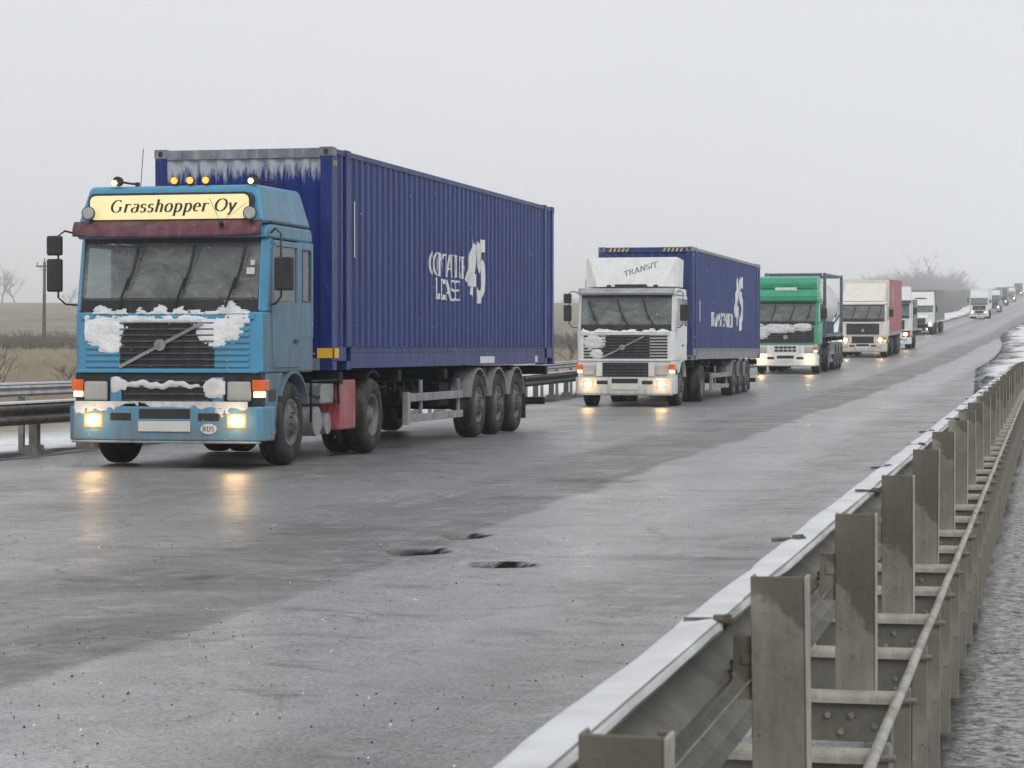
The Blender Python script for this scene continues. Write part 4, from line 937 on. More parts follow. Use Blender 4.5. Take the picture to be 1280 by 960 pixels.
# ------------------------------------------------------------------ truck three: green with tank container
y3 = 92.0; z3 = H(y3+4); p3 = slope(y3)
t3 = make_tractor('tractor_truck', 'green cab-over truck with white bumper pulling the framed tank container', (-10.65, y3, H(y3)), M['green'], M['green'],
                  dict(lower=M['white_clean'], bump=M['white_clean'], gril='wide', slats=7, gw=1.08, lowgrille=False, spill=4), pitch=p3)
b = B(); b.prism([(.0, 2.80), (-.02, 3.0), (.10, 3.20), (.5, 3.26), (1.2, 3.26), (1.2, 2.94), (.2, 2.80)], 'x', -1.24, 1.24); b.build('sun_visor', M['green'], t3, bev=.04, seg=3)
b = B(); b.prism([(.55, 3.27), (.50, 3.5), (.62, 3.70), (1.0, 3.76), (1.8, 3.76), (1.8, 3.27)], 'x', -1.12, 1.16); b.build('roof_fairing', M['green'], t3, bev=.05, seg=3)
b = B()
for k in range(4): b.cyl((-.26+k*.18, .09, 3.26), (-.26+k*.18, .05, 3.26), .06, 12)
b.box(-.40, .42, .1, .16, 3.20, 3.32); b.build('roof_lamps', M['white_clean'], t3)
snow_sheet(face, frange(-1.1, 1.0, 70), frange(1.35, 1.95, 30), lambda u, v: max(el(u, v, -.35, 1.74, 1.0, .16), el(u, v, .65, 1.80, .4, .16), el(u, v, -.95, 1.6, .3, .3)), .035, 41).build('snow_patch', M['snow_wet'], t3)
snow_sheet(lambda u, v, t: (u, .006 - t, v), frange(-1.1, 1.1, 50), frange(.6, .80, 10), lambda u, v: (v - .70)*7, .03, 47).build('bumper_snow', M['snow'], t3)
tr3 = make_trailer('dark tank container chassis trailer behind the green truck', (-10.65, y3, H(y3)), pitch=p3, y_w=(7.2, 8.5, 9.8), ln=(3.0, 11.4), guard=(5.0, 6.4), top=1.36)
tk = thing('tank_container', 'dirty white cylinder tank inside a dark blue steel frame, carried behind the green cab', 'tank container', (-10.65, y3+3.4, H(y3+3.4)+1.37), rot=(p3, 0, 0))
b = B(); Lt = 7.2
for s in (-1, 1):
    for y in (0, Lt-.16): b.box(min(s*1.22, s*1.10), max(s*1.22, s*1.10), y, y+.12, 0, 2.56)
    b.box(min(s*1.2, s*1.1), max(s*1.2, s*1.1), .16, Lt-.16, .02, .14)
    b.box(min(s*1.2, s*1.12), max(s*1.2, s*1.12), .16, Lt-.16, 2.46, 2.54)
    for (ya, yb_) in ((.16, 1.3), (Lt-.16, Lt-1.3)): b.tube([(s*1.15, ya, .8), (s*1.15, yb_, .10)], .035, 6)
for y in (.02, Lt-.14): b.box(-1.06, 1.06, y, y+.12, .01, .15); b.box(-1.06, 1.06, y, y+.12, 2.43, 2.55); b.tube([(-1.1, y+.06, .9), (-.55, y+.06, .1)], .04, 6); b.tube([(1.1, y+.06, .9), (.55, y+.06, .1)], .04, 6)
for y in (2.2, 3.8, 5.4): b.box(-1.06, 1.06, y, y+.1, .02, .14); b.box(.7, 1.0, y, y+.1, .14, .62); b.box(-1.0, -.7, y, y+.1, .14, .62)
b.build('steel_frame', M['tframe'], tk, bev=.008)
b = B(); n = 32; prof = [(.28, .02), (.34, .55), (.48, .85), (.70, 1.04), (.95, 1.08), (Lt-.95, 1.08), (Lt-.70, 1.04), (Lt-.48, .85), (Lt-.34, .55), (Lt-.28, .02)]
vs_ = [(r*math.cos(2*math.pi*i/n), y, 1.30 + r*math.sin(2*math.pi*i/n)) for y, r in prof for i in range(n)]
b.add(vs_, [(k*n+i, k*n+(i+1) % n, (k+1)*n+(i+1) % n, (k+1)*n+i) for k in range(len(prof)-1) for i in range(n)], 0, True); b.build('tank', M['tank'], tk)
b = B()
for y in (1.7, 3.0, 4.6, 5.9):
    pr = [(1.10*math.cos(2*math.pi*i/n), 1.30 + 1.10*math.sin(2*math.pi*i/n)) for i in range(n)]; b.prism(pr, 'y', y, y+.08, smooth=True)
b.build('tank_rings', M['tank'], tk)
b = B(); b.cyl((0, 3.8, 2.36), (0, 3.8, 2.52), .25, 16); b.box(-.5, .5, .6, Lt-.6, 2.40, 2.43); b.build('manhole', M['alu'], tk)

# ------------------------------------------------------------------ box trucks
def box_body(t, y0, y1, z0, z1, side, front, skirt=True, m3=None, wheels=(), hw=1.25):
    b = B(); b.box(-hw+.02, hw-.02, y0, y0+.05, z0, z1); b.build('box_front', front, t, bev=.01)
    b = B()
    for s in (-1, 1): b.box(min(s*hw, s*(hw-.03)), max(s*hw, s*(hw-.03)), y0+.03, y1, z0+.18, z1-.06)
    b.build('box_side', side, t)
    b = B(); b.box(-hw-.005, hw+.005, y0+.02, y1, z1-.058, z1+.01); b.box(-hw+.03, hw-.03, y1-.04, y1-.001, z0+.18, z1-.06); b.build('box_roof', side, t)
    b = B()
    for s in (-1, 1): b.box(min(s*(hw+.004), s*(hw-.05)), max(s*(hw+.004), s*(hw-.05)), y0+.03, y1, z0, z0+.178)
    b.box(-hw+.06, hw-.06, y0+.06, y1, z0-.02, z0+.1); b.build('box_skirt', m3 or M['alu'], t)
    b = B()
    for s in (-1, 1): b.box(min(s*.40, s*.5), max(s*.4, s*.5), y0-1, y1-.2, z0-.28, z0-.022)
    b.box(-1.1, 1.1, y1-.3, y1-.15, .45, .58); b.box(.6, 1.15, y0+1, y0+2.4, .5, .95); b.box(-1.15, -.6, y0+1, y0+2.4, .5, .95)
    for y in wheels: b.cyl((-1, y, .52), (1, y, .52), .07, 8)
    b.build('underframe', M['chassis'], t)
    for y in wheels:
        for s in (-1, 1): wheel(t, s*1.05, y, s, hub='front', seg=18, w=.34)
y4 = 125.9; p4 = slope(y4+3)
t4 = make_tractor('box_truck', 'cream cab truck with tall cream headboard and red curtain sides, following the tank truck', (-10.55, y4, H(y4)), M['cream'], M['cream'],
                  dict(lower=M['cream'], full=True, gril='wide', slats=9, lamps='head', lampmat=M['lamp']), pitch=p4)
box_body(t4, 2.12, 11.3, 1.12, 4.07, M['redbox'], M['cream'], wheels=(8.6, 9.9))
b = B(); b.add([(1.256, 4.2, 2.9), (1.256, 4.5, 2.9), (1.256, 4.5, 3.7), (1.256, 4.2, 3.7)], [(0, 1, 2, 3)]); b.build('white_marking', M['letter'], t4)
b = B(); b.prism([(.35, 2.94), (.9, 3.35), (1.9, 3.9), (1.9, 2.94)], 'x', -1.1, 1.1); b.build('roof_deflector', M['cream'], t4, bev=.04)
y5 = 147; t5 = make_tractor('box_truck', 'white cab-over truck mostly hidden behind the red curtain sided truck', (-10.65, y5, H(y5)), M['white_clean'], M['white_clean'],
                  dict(lower=M['black'], full=False, gril='wide', lamps='head', lampmat=M['lamp'], marker=False), pitch=slope(y5+3))
b = B(); b.hexa([(-1.2, .3, 2.935), (1.2, .3, 2.935), (1.2, 1.95, 2.935), (-1.2, 1.95, 2.935), (-1.12, .75, 3.8), (1.12, .75, 3.8), (1.12, 1.95, 3.8), (-1.12, 1.95, 3.8)]); b.build('high_roof', M['white_clean'], t5, bev=.06)
b = B(); b.grid(lambda u, v: (u, lerp(.2, -.15, v), lerp(2.97, 2.82, v)), frange(-1.25, 1.25, 8), frange(0, 1, 2)); o = b.build('sun_visor', M['black'], t5); md = o.modifiers.new('thick', 'SOLIDIFY'); md.thickness = .02
box_body(t5, 2.15, 6.0, 1.1, 3.0, M['tarp'], M['tarp'])

# bonneted truck
def make_bonnet(label, loc, pitch):
    t = thing('bonneted_truck', label, 'truck', loc, rot=(pitch, 0, 0)); w = M['white_clean']
    b = B(); b.prism([(.10, .95), (.08, 1.55), (.30, 1.78), (1.7, 1.98), (1.7, .95)], 'x', -.80, .80); b.build('bonnet', w, t, bev=.08, seg=3)
    for s in (-1, 1):
        b = B(); b.prism([(.05, .70), (.05, 1.10), (.35, 1.36), (1.2, 1.42), (1.95, 1.2), (2.0, .8), (1.75, .8), (1.62, 1.08), (1.1, 1.2), (.58, 1.08), (.45, .70)], 'x', min(s*.78, s*1.2), max(s*.78, s*1.2)); b.build('wing', w, t, bev=.04)
        b = B(); b.box(min(s*.82, s*1.14), max(s*.82, s*1.14), .02, .06, .86, 1.08); h_ = b.build('headlight', M['halo'], t, bev=.02)
        b = B(); b.cyl((s*.98, .015, .97), (s*.98, .0, .97), .085, 14); b.build('lit_bulb', M['lamp'], h_)
        b = B(); b.box(min(s*.6, s*.8), max(s*.6, s*.8), -.04, .02, .47, .58); f_ = b.build('fog_lamp', M['halo'], t)
        b = B(); b.cyl((s*.7, -.041, .525), (s*.7, -.055, .525), .045, 12); b.build('lit_bulb', M['markw'] if s < 0 else M['lamp'], f_)
        b = B(); b.tube([(s*1.1, 1.9, 2.5), (s*1.42, 1.8, 2.5)], .02, 5); b.box(min(s*1.38, s*1.55), max(s*1.38, s*1.55), 1.74, 1.82, 2.0, 2.55); b.build('mirror', M['black'], t)
        wheel(t, s*1.05, 1.1, s, seg=20); wheel(t, s*1.05, 6.2, s, hub='rear', seg=18, dual=True); wheel(t, s*1.05, 7.5, s, hub='rear', seg=18, dual=True)
    b = B(); b.box(-.55, .55, .04, .09, 1.0, 1.50); g_ = b.build('grille', M['black'], t, bev=.02)
    b = B()
    for k in range(7): b.box(-.53, .53, .015, .038, 1.03+k*.067, 1.05+k*.067)
    b.build('grille_slats', M['grille'], g_)
    b = B(); b.box(-1.2, 1.2, -.04, .12, .38, .70); b.build('bumper', M['chassis'], t, bev=.03)
    b = B(); b.box(-.3, .3, -.06, -.041, .46, .57); b.build('number_plate', M['plate'], t)
    b = B(); b.box(-1.18, 1.18, 1.75, 4.6, 1.0, 2.0); b.box(-1.18, -1.08, 1.9, 2.2, 2, 2.62); b.box(1.08, 1.18, 1.9, 2.2, 2, 2.62); b.box(-1.18, 1.18, 2.9, 4.6, 2, 2.62)
    b.hexa([(-1.18, 1.85, 2.62), (1.18, 1.85, 2.62), (1.18, 4.6, 2.62), (-1.18, 4.6, 2.62), (-1.05, 2.75, 3.80), (1.05, 2.75, 3.80), (1.1, 4.6, 3.86), (-1.1, 4.6, 3.86)]); b.build('cab_body', w, t, bev=.05)
    b = B(); b.box(-1.06, 1.06, 1.86, 1.90, 2.02, 2.60); b.build('windscreen', M['glass'], t)
    b = B(); b.box(-1.06, 1.06, 2.3, 2.4, 2.0, 2.6); b.build('rear_curtain', M['board'], t)
    b = B(); b.box(-.5, .5, 2.28, 2.36, 3.22, 3.32); b.build('roof_vent', M['black'], t)
    b = B(); b.box(-.5, .5, 1.2, 9, .72, .98); b.build('chassis_frame', M['chassis'], t)
    return t
y6 = 218; t6 = make_bonnet('white bonneted truck with long nose and raised sleeper roof, pulling a grey tarpaulin trailer', (-13.25, y6, H(y6)), slope(y6+3))
b6 = thing('semi_trailer', 'tall grey tarpaulin trailer behind the white bonneted truck', 'trailer', (-13.25, y6, H(y6)), rot=(slope(y6+3), 0, 0)); box_body(b6, 5.2, 20, 1.15, 4.0, M['tarp'], M['tarp'], wheels=(15.2, 16.5, 17.8))

def far_truck(label, x, y, paint, roof, boxm, lamps=True, rf=3.75):
    t = make_tractor('box_truck', label, (x, y, H(y)), paint, paint, dict(full=False, gril='wide', slats=4, lower=paint, lamps='head', lampmat=M['lampfar'], marker=False, chassis=True), pitch=slope(y+3))
    b = B(); b.hexa([(-1.2, .35, 2.935), (1.2, .35, 2.935), (1.2, 1.95, 2.935), (-1.2, 1.95, 2.935), (-1.12, .8, rf), (1.12, .8, rf), (1.12, 1.95, rf), (-1.12, 1.95, rf)]); b.build('high_roof', roof, t, bev=.05)
    box_body(t, 2.15, 13, 1.1, 3.95, boxm, boxm, wheels=(9.5, 10.8)); return t
far_truck('white box truck with high white roof and both headlamps glaring, ahead of the far queue', -11.9, 326, M['white_clean'], M['white_clean'], M['white_clean'])
far_truck('grey truck just behind the distant white glaring truck', -12.75, 410, M['grey_cab'], M['white'], M['grey_cab'])
far_truck('dark green truck in the far queue, behind the grey one', -14.45, 524, M['green_dark'], M['green_dark'], M['grey_cab'])
far_truck('small cream truck far up the hill behind the dark green truck', -15.8, 660, M['cream'], M['white'], M['tarp'])
far_truck('farthest dark truck at the top of the hill by the right picture edge', -17.0, 812, M['green_dark'], M['green_dark'], M['green_dark'], rf=3.9)

# ------------------------------------------------------------------ right crash barrier (seen from behind)
SP = 2.049; N0 = .63
rb = thing('crash_barrier', 'weathered steel crash barrier with broad upright posts in the right foreground', 'barrier', (-.626, -.146, 0), rot=(math.atan(.0055), 0, R(.49)))
def bend(y): return .0009*max(0, y-46)**1.6 if y > 46 else 0     # the barrier swings away to the right
def bdrop(y): return -.0007*max(0, y-44)**1.7 if y > 44 else 0
def wbeam(side, zt=.82, x0=-.05, h=.31):   # corrugated profile, bulges toward `side`
    pr = [(0, 0), (.030, -.012), (.078, -.055), (.083, -.075), (.078, -.098), (.015, -.140), (.010, -.155), (.015, -.170), (.078, -.212), (.083, -.235), (.078, -.255), (.030, -.298), (0, -.31)]
    return [(x0 + side*d, zt + z) for d, z in pr]
ysb = frange(-1.0, 66, 67)
b = B(); pr = wbeam(-1); th = [(x + .004, z) for x, z in pr][::-1]; loop = pr + th; n = len(loop)
vs_ = [(x + bend(y), y, z + bdrop(y)) for y in ysb for x, z in loop]
b.add(vs_, [(k*n+i, k*n+(i+1) % n, (k+1)*n+(i+1) % n, (k+1)*n+i) for k in range(len(ysb)-1) for i in range(n)]); b.build('guard_beam', M['steel'], rb)
# snow ribbon lying on the beam's upper fold
b = B(); ysn = frange(-1.0, 66, 420); m_ = 6
def ribbon(u, y):
    a = u*math.pi; wob = .006*nz(y*1.5, 1) ; return (-.090 + math.cos(math.pi - a)*(.044 + wob + .006*nz(y*7, 2)) + bend(y), y, .800 + .026*max(0, math.sin(a))**.22*(.8 + .3*fbm(y*1.2, u*2, 4, 3)) + bdrop(y))
b.grid(ribbon, [0, .02, .06, .15, .3, .5, .7, .85, .94, .98, 1], ysn); b.build('snow_cover', M['snow_wet'], rb)
first = None
posts = [(k + N0)*SP for k in range(0, 31)]
for k, y in enumerate(posts):
    x = bend(y); dz = bdrop(y)
    if first is None:
        b = B(); b.box(0, .117, 0, .007, .25, .887); b.box(0, .006, .0072, .055, .25, .887); b.box(.118, .124, -.004, .055, .25, .887, 1); b.box(.1, .117, .049, .055, .25, .887); first = b.build('post', [M['post'], M['lip']], rb, bev=.0025)
        first.location = (x, y, dz)
        b = B(); b.cyl((-.05, .02, .80), (-.05, .02, .834), .009, 8); b.add([(-.136, -.03, .818), (-.035, .0, .818), (-.035, .012, .818), (-.136, -.018, .818), (-.136, -.03, .829), (-.035, .0, .829), (-.035, .012, .829), (-.136, -.018, .829)], [(3, 2, 1, 0), (4, 5, 6, 7), (0, 1, 5, 4), (1, 2, 6, 5), (2, 3, 7, 6), (3, 0, 4, 7)])
        b.cyl((-.06, -.022, .826), (-.06, -.022, .837), .014, 8); fs = b.build('beam_strap', M['rust'], rb); fs.location = (x, y, dz)
        b = B(); b.box(-.050, -.002, .01, .06, .62, .76); b.cyl((-.06, .035, .69), (.02, .035, .69), .014, 8); b.box(-.03, .0, .005, .065, .70, .72); fb = b.build('spacer_bracket', M['post'], rb); fb.location = (x, y, dz)
    else:
        random.seed(k); c = copy_to(first, rb, (x, y, dz + random.uniform(-.008, .008))); c.rotation_euler = (random.uniform(-.01, .01), random.uniform(-.012, .012), random.uniform(-.03, .03))
        q_ = copy_to(fs, rb, (x, y - random.uniform(0, .25), dz - random.uniform(0, .006))); q_.rotation_euler = (0, random.uniform(-.05, .05), random.uniform(-.12, .12)); copy_to(fb, rb, (x, y, dz))
st0 = rp0 = None
for k in range(-1, 60):
    y = (k*.5 + N0)*SP
    if y < .3: continue
    x = bend(y); dz = bdrop(y)
    if st0 is None:
        b = B(); n = 8; cs = [(.028*math.cos(a), .335 + .02*math.sin(a)) for a in frange(0, math.pi, n)]
        b.prism([(-.028, .318)] + cs[::-1] + [(.028, .318)], 'x', -.27, .185, m=1); b.box(-.25, .17, -.004, .004, .20, .318, 2)
        for bx, bz in ((-.02, .28), (.05, .28), (.02, .23), (.12, .25)): b.cyl((bx, -.004, bz), (bx, -.016, bz), .010, 6)
        st0 = b.build('cross_strut', [M['post'], M['lip'], M['steel']], rb); st0.location = (x, y-.035, dz)
        b = B(); b.box(.165, .215, 0, .006, -.30, .335); b.box(.210, .215, .0062, .045, -.30, .335); b.box(.165, .170, .0062, .045, -.30, .335); b.cyl((.15, -.01, .30), (.235, -.01, .30), .012, 6); rp0 = b.build('rear_post', M['post'], rb, bev=.002); rp0.location = (x, y+.15, dz)
    else:
        copy_to(st0, rb, (x, y-.035, dz)); copy_to(rp0, rb, (x, y+.15, dz))
b = B(); b.tube([(.195 + bend(y), y, .345 + bdrop(y) + .004*math.sin(y*3.07)) for y in frange(.2, 66, 130)], .016, 8); b.build('rear_pipe', M['lip'], rb)
b = B(); b.tube([(-.01 + bend(y), y, .665 + bdrop(y)) for y in frange(-1, 66, 66)], [.0]*67 if False else .003, 4); b.build('chain_cable', M['post'], rb)

# ------------------------------------------------------------------ left crash barrier
lb_ = thing('crash_barrier', 'long dark double crash barrier behind the blue truck, along the left road edge', 'barrier', (-14.0, 0, 0))
ysb = frange(20, 112, 92)
def hz(y): return H(y)
def loft(b, loop, ysb, m=0):
    n = len(loop); b.add([(x, y, z + hz(y)) for y in ysb for x, z in loop], [(k*n+i, k*n+(i+1) % n, (k+1)*n+(i+1) % n, (k+1)*n+i) for k in range(len(ysb)-1) for i in range(n)], m)
b = B(); pr = wbeam(1, .70, .08); loft(b, pr + [(x - .004, z) for x, z in pr][::-1], ysb); b.build('guard_beam', M['post'], lb_)
b = B(); loft(b, [(-.36, .76), (-.30, .765), (-.275, .80), (-.30, .845), (-.275, .89), (-.30, .925), (-.36, .93)], ysb); b.build('upper_rail', M['tank'], lb_)
b = B(); loft(b, [(-.37, .931), (-.29, .931), (-.30, .955), (-.35, .96)], ysb); loft(b, [(.07, .701), (.15, .685), (.14, .705), (.09, .72)], ysb); b.build('snow_cover', M['snow'], lb_)
p0 = None
for k in range(44):
    y = 22 + k*2.0 + .9
    if p0 is None:
        b = B(); b.box(-.05, .075, -.06, .06, -.1, .62); b.prism([(-.16, -.1), (.16, -.1), (.08, .10), (-.08, .10)], 'y', -.14, .14); p0 = b.build('post', M['post'], lb_, bev=.004); p0.location = (0, y, H(y))
        b = B(); b.box(-.36, -.28, -.03, .03, -.25, .758); q0 = b.build('rear_post', M['post'], lb_, bev=.004); q0.location = (0, y+.3, H(y))
    else: copy_to(p0, lb_, (0, y, H(y))); copy_to(q0, lb_, (0, y+.3, H(y)))

# ------------------------------------------------------------------ field: pole, trees, bushes, grass
def utility_pole(px, Z, h, label):
    X = (px-640)/3000*Z; x = X*CY - Z*SY; y = X*SY + Z*CY; z = G(x, y)
    t = thing('utility_pole', label, 'pole', (x, y, z), rot=(0, R(.6), 0))
    b = B(); b.cyl((0, 0, -.3), (0, 0, h), .17, 10, .11); b.build('pole', M['wood'], t)
    b = B(); b.box(-.75, .75, -.06, .06, h-.45, h-.33); b.tube([(-.5, 0, h-.4), (0, 0, h-.9)], .02, 4); b.tube([(.5, 0, h-.4), (0, 0, h-.9)], .02, 4); b.build('crossarm', M['wood'], t)
    for ix in (-.65, .65, 0):
        b = B(); zz = h-.33 if ix else h; b.cyl((ix, 0, zz), (ix, 0, zz+.14), .03, 6); b.cyl((ix, 0, zz+.14), (ix, 0, zz+.26), .06, 8, .04); b.build('insulator', M['black'], t)
utility_pole(55, 200, 7.5, 'lone wooden utility pole with a short crossarm standing in the dry field')
def bare_tree_parts(h, seed, spread=.32, twn=700):
    rnd = random.Random(seed); tr = B(); cr = B()
    def limb(p, d, L_, r, lv):
        pts = [p]; q = p.copy(); dd = d.copy()
        for i in range(4):
            dd = (dd + Vector((rnd.gauss(0, .12), rnd.gauss(0, .12), .06))).normalized(); q = q + dd*L_/4; pts.append(q.copy())
        tgt = tr if lv == 0 else cr
        tgt.tube(pts, [lerp(r, r*.45, i/4) for i in range(5)], 5 if lv < 2 else 3)
        if lv < 4:
            for i in range(rnd.randint(4, 6) if lv < 3 else 5):
                k = rnd.uniform(.3 if lv else .35, 1); j = min(3, int(k*4)); pp = pts[j].lerp(pts[j+1], k*4 - j)
                a = rnd.uniform(0, 6.28); nd = (dd + Vector((math.cos(a), math.sin(a), rnd.uniform(-.05, .35)))*rnd.uniform(.5, 1)).normalized()
                limb(pp, nd, L_*rnd.uniform(.42, .62), r*.42, lv+1)
    limb(Vector((0, 0, -.3)), Vector((0, 0, 1)), h*.62, h*.022, 0)
    return tr, cr
protos = []
def tree(px, Z, h, label, proto=None, group=None, sc=1, name='bare_tree', wide=1):
    X = (px-640)/3000*Z; x = X*CY - Z*SY; y = X*SY + Z*CY; z = G(x, y)
    if proto is None or proto >= len(protos):
        t = thing(name, label, 'tree' if name == 'bare_tree' else 'bush', (x, y, z), group=group); tr, cr = bare_tree_parts(8, 50 + len(protos)); protos.append((tr.build('trunk', M['bark'], t), cr.build('crown', M['twig'], t)))
    else:
        t = thing(name, label, 'tree' if name == 'bare_tree' else 'bush', (x, y, z), group=group)
        for o in protos[proto]: copy_to(o, t)
    t.scale = (h/8*wide, h/8*wide, h/8); t.rotation_euler = (0, 0, px*1.7); return t
g_ = 'bare trees fading on the hill'
tree(2, 1100, 20, 'bare tree cut by the left picture edge on the field skyline', group=g_)
tree(20, 1130, 16, 'bare tree on the skyline just left of the utility pole', group=g_, wide=1.2)
tree(86, 1300, 14, 'faint low bare tree on the skyline beside the blue truck mirror', group=g_, wide=1.5)
labs = ['slim bare tree above the red curtain sided truck', 'tallest bare tree of the hazy clump above the trucks', 'rounded bare tree right of the tallest in the hazy clump', 'bushy bare tree above the white bonneted truck nose', 'twin-topped bare tree above the bonneted truck roof', 'broad bare tree over the grey tarpaulin trailer', 'rightmost bare tree of the hazy clump, over open snow']
for i, (px, h) in enumerate(((1118, 6), (1138, 8.5), (1150, 6), (1163, 6.5), (1180, 9), (1190, 6.5), (1201, 6.2))): tree(px, 1120 + (i*37) % 90, h*2.6 + 1, labs[i], i % 3, g_, wide=1.4)
tree(2, 75, 1.9, 'low bare bush at the left picture edge behind the barrier', 1, 'bushes behind the barrier', name='bare_bush', wide=1.2)
tree(711, 118, 1.8, 'low dark bush in the field between the blue container and the white truck', 2, 'bushes behind the barrier', name='bare_bush', wide=1.8)
tree(80, 100, 1.5, 'low bare bush in the grass beside the blue truck cab', 0, 'bushes behind the barrier', name='bare_bush', wide=1.8)

def scatter_grass():
    rnd = random.Random(5); b = B()
    for i in range(15000):
        px = rnd.uniform(-60, 120) if rnd.random() < .62 else rnd.uniform(640, 770); Z = 48 + 150*rnd.random()**1.4
        X = (px-640)/3000*Z; x = X*CY - Z*SY; y = X*SY + Z*CY
        if XL(y) - x < 8.5 + 3*nz(x*.1, y*.1): continue
        if fbm(x*.08, y*.05, 21, 3) < -.25: continue
        z = G(x, y) - .03; h = rnd.uniform(.25, .75)*(1 + .5*nz(x*.1, y*.1, 3))
        for k in range(5):
            a = rnd.uniform(0, 6.28); r = rnd.uniform(0, .25); bx = x + r*math.cos(a); by = y + r*math.sin(a); w = .012 + .00012*Z; lx = rnd.gauss(0, .15)
            b.add([(bx-w, by, z), (bx+w, by, z), (bx+lx, by+rnd.gauss(0, .1), z+h*rnd.uniform(.6, 1.1))], [(0, 1, 2)])
    o = b.build('dry_grass', mat('dry_grass', (.36, .31, .23), .9, var=.4, scale=.4)); tag(o, 'dry straw-coloured grass covering the field behind the barrier', 'grass', kind='stuff')
scatter_grass()
def gravel():
    rnd = random.Random(8); b = B()
    for i in range(9000):
        Z = 4.5 + 34*rnd.random()**1.7; px = rnd.uniform(1085, 1300); X = (px-640)/3000*Z; x = X*CY - Z*SY; y = X*SY + Z*CY
        if x < XR(y) + .9: continue
        z = G(x, y); r = rnd.uniform(.008, .02) if rnd.random() < .8 else rnd.uniform(.02, .042); mi = 0 if rnd.random() < .66 else 1
        P = [(x+r*rnd.uniform(.6, 1.2)*math.cos(a), y+r*rnd.uniform(.6, 1.2)*math.sin(a), z - .002) for a in (0, 1.2, 2.5, 3.8, 5)]
        b.add(P + [(x+r*.2, y, z+r*rnd.uniform(.7, 1.3))], [(i_, (i_+1) % 5, 5) for i_ in range(5)], mi)
    o = b.build('gravel', [mat('gravel_stone', (.055, .047, .038), .6, var=.5, scale=20), M['snow_dirty']]); tag(o, 'wet gravel and slush crumbs on the ground outside the barrier', 'gravel', kind='stuff')
gravel()
def grit():
    rnd = random.Random(18); b = B()
    for i in range(2600):
        Z = 7 + 26*rnd.random()**1.3; px = rnd.uniform(-20, 1150); X = (px-640)/3000*Z; x = X*CY - Z*SY; y = X*SY + Z*CY
        if not XL(y) + .3 < x < XR(y) - .1 or fbm(x*.9, y*.9, 31, 3) < -.1: continue
        z = RZ(x, y); r = rnd.uniform(.003, .009) if rnd.random() < .95 else rnd.uniform(.007, .011)
        P = [(x+r*rnd.uniform(.6, 1.2)*math.cos(a), y+r*rnd.uniform(.6, 1.2)*math.sin(a), z - .003) for a in (0, 1.2, 2.5, 3.8, 5)]
        b.add(P + [(x+r*.2, y, z+r*rnd.uniform(.5, 1))], [(i_, (i_+1) % 5, 5) for i_ in range(5)], 0 if rnd.random() < .8 else 1)
    o = b.build('road_grit', [M['chassis'], M['snow_dirty']]); tag(o, 'small dark grit and slush crumbs scattered over the wet road', 'grit', kind='stuff')
grit()
def scrub(name, label, pts, m, seed, ww):
    rnd = random.Random(seed); b = B()
    for (x, y, h) in pts:
        z = G(x, y) - .05
        for k in range(9):
            a = rnd.uniform(0, 6.28); l_ = h*rnd.uniform(.5, 1.1); dx = rnd.gauss(0, .35)*h; dy = rnd.gauss(0, .35)*h
            b.add([(x-ww, y, z), (x+ww, y, z), (x+dx+ww*.3, y+dy, z+l_), (x+dx-ww*.3, y+dy, z+l_*.98)], [(0, 1, 2, 3)])
            for q in range(3):
                f = rnd.uniform(.3, .9); cx, cy, cz = x+dx*f, y+dy*f, z+l_*f; ex = rnd.gauss(0, .3)*h
                b.add([(cx, cy, cz), (cx+ww, cy, cz), (cx+ex, cy+rnd.gauss(0, .2)*h, cz+rnd.uniform(.1, .4)*h)], [(0, 1, 2)])
    o = b.build(name, m); tag(o, label, 'scrub', kind='stuff')
rnd = random.Random(9); pts = []
for i in range(1500):
    px = rnd.uniform(-60, 780); Z = 225 + rnd.gauss(0, 12); X = (px-640)/3000*Z; pts.append((X*CY - Z*SY, X*SY + Z*CY, rnd.uniform(.6, 1.5)))
scrub('field_scrub', 'band of dark low scrub crossing the field below the skyline', pts, M['lowscrub'], 3, .03)
pts = []
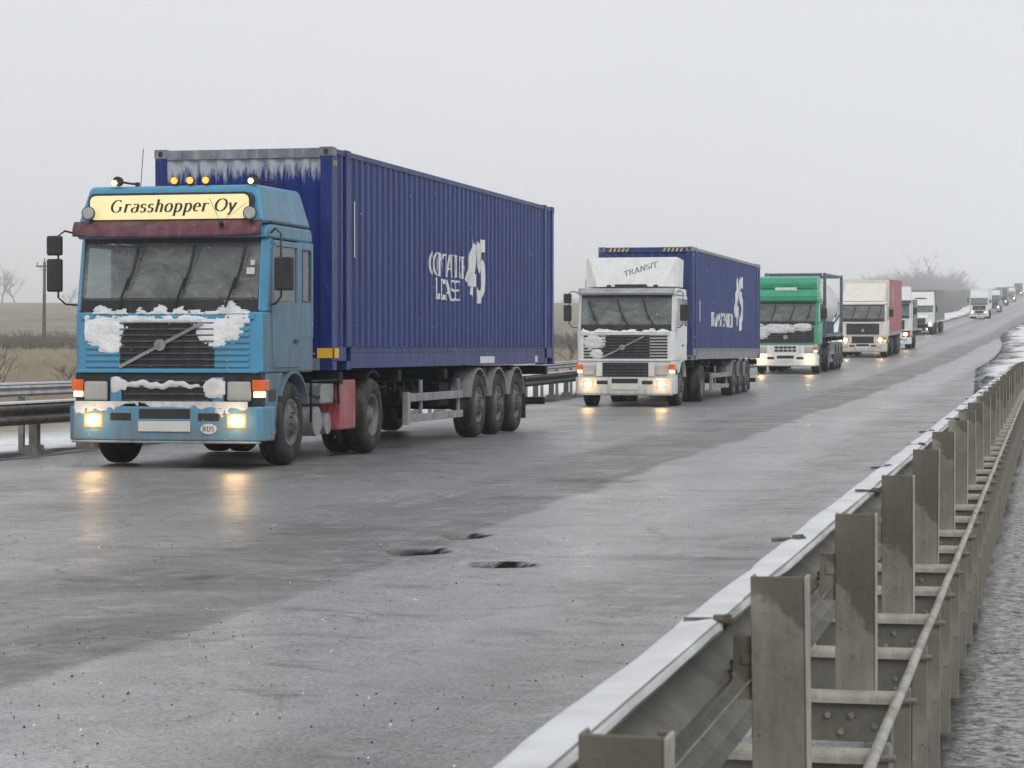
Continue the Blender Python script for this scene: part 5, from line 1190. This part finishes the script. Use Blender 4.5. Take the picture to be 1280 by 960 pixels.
for i in range(1500):
    y = rnd.uniform(430, 760); x = XL(y) - rnd.uniform(4, 15) - .012*(y-430); pts.append((x, y, rnd.uniform(1.8, 3.8)))
scrub('roadside_scrub', 'grey hedge of leafless scrub along the far left side of the road', pts, M['lightened'], 4, .035)

pts = []
for i in range(1100):
    px = rnd.triangular(1085, 1206, 1160) if rnd.random() < .8 else rnd.uniform(700, 1206); Z = rnd.uniform(1080, 1250); X = (px-640)/3000*Z
    pts.append((X*CY - Z*SY, X*SY + Z*CY, rnd.uniform(7, 16)*(1 if px > 1085 else .45)))
scrub('distant_wood', 'pale grey wood of bare trees fading in haze on the far hill', pts, M['lightened'], 6, .09)
# falling snow
def snowfall():
    rnd = random.Random(12); b = B(); n = 0
    for i in range(900):
        Z = rnd.uniform(9, 45); px = rnd.uniform(-20, 1300); py = rnd.uniform(-10, 640); X = (px-640)/3000*Z; x = X*CY - Z*SY; y = X*SY + Z*CY; z = CH - (py-437)/3000*Z
        if z < .15: continue
        r = rnd.uniform(.0012, .0036)*(.5 + Z/40)
        b.add([(x+r, y, z), (x-r, y, z), (x, y+r, z), (x, y-r, z), (x, y, z+r*1.3), (x, y, z-r*1.3)], [(0, 2, 4), (2, 1, 4), (1, 3, 4), (3, 0, 4), (2, 0, 5), (1, 2, 5), (3, 1, 5), (0, 3, 5)])
    o = b.build('falling_snow', M['snow']); tag(o, 'sparse small snowflakes falling over the road', 'snow', kind='stuff')
snowfall()

# ------------------------------------------------------------------ haze
def haze():
    b = B(); b.box(-1700, 1100, -120, 2600, -4, 52); m = bpy.data.materials.new('haze'); m.use_nodes = True; n = m.node_tree.nodes; n.remove(n['Principled BSDF'])
    v = n.new('ShaderNodeVolumePrincipled'); v.inputs['Color'].default_value = (.97, .98, 1, 1); v.inputs['Density'].default_value = HAZE; v.inputs['Anisotropy'].default_value = .2
    m.node_tree.links.new(v.outputs[0], n['Material Output'].inputs['Volume']); o = b.build('haze', m); tag(o, 'thin pale winter haze over the road and field', 'haze', kind='stuff')
HAZE = .00055
haze()
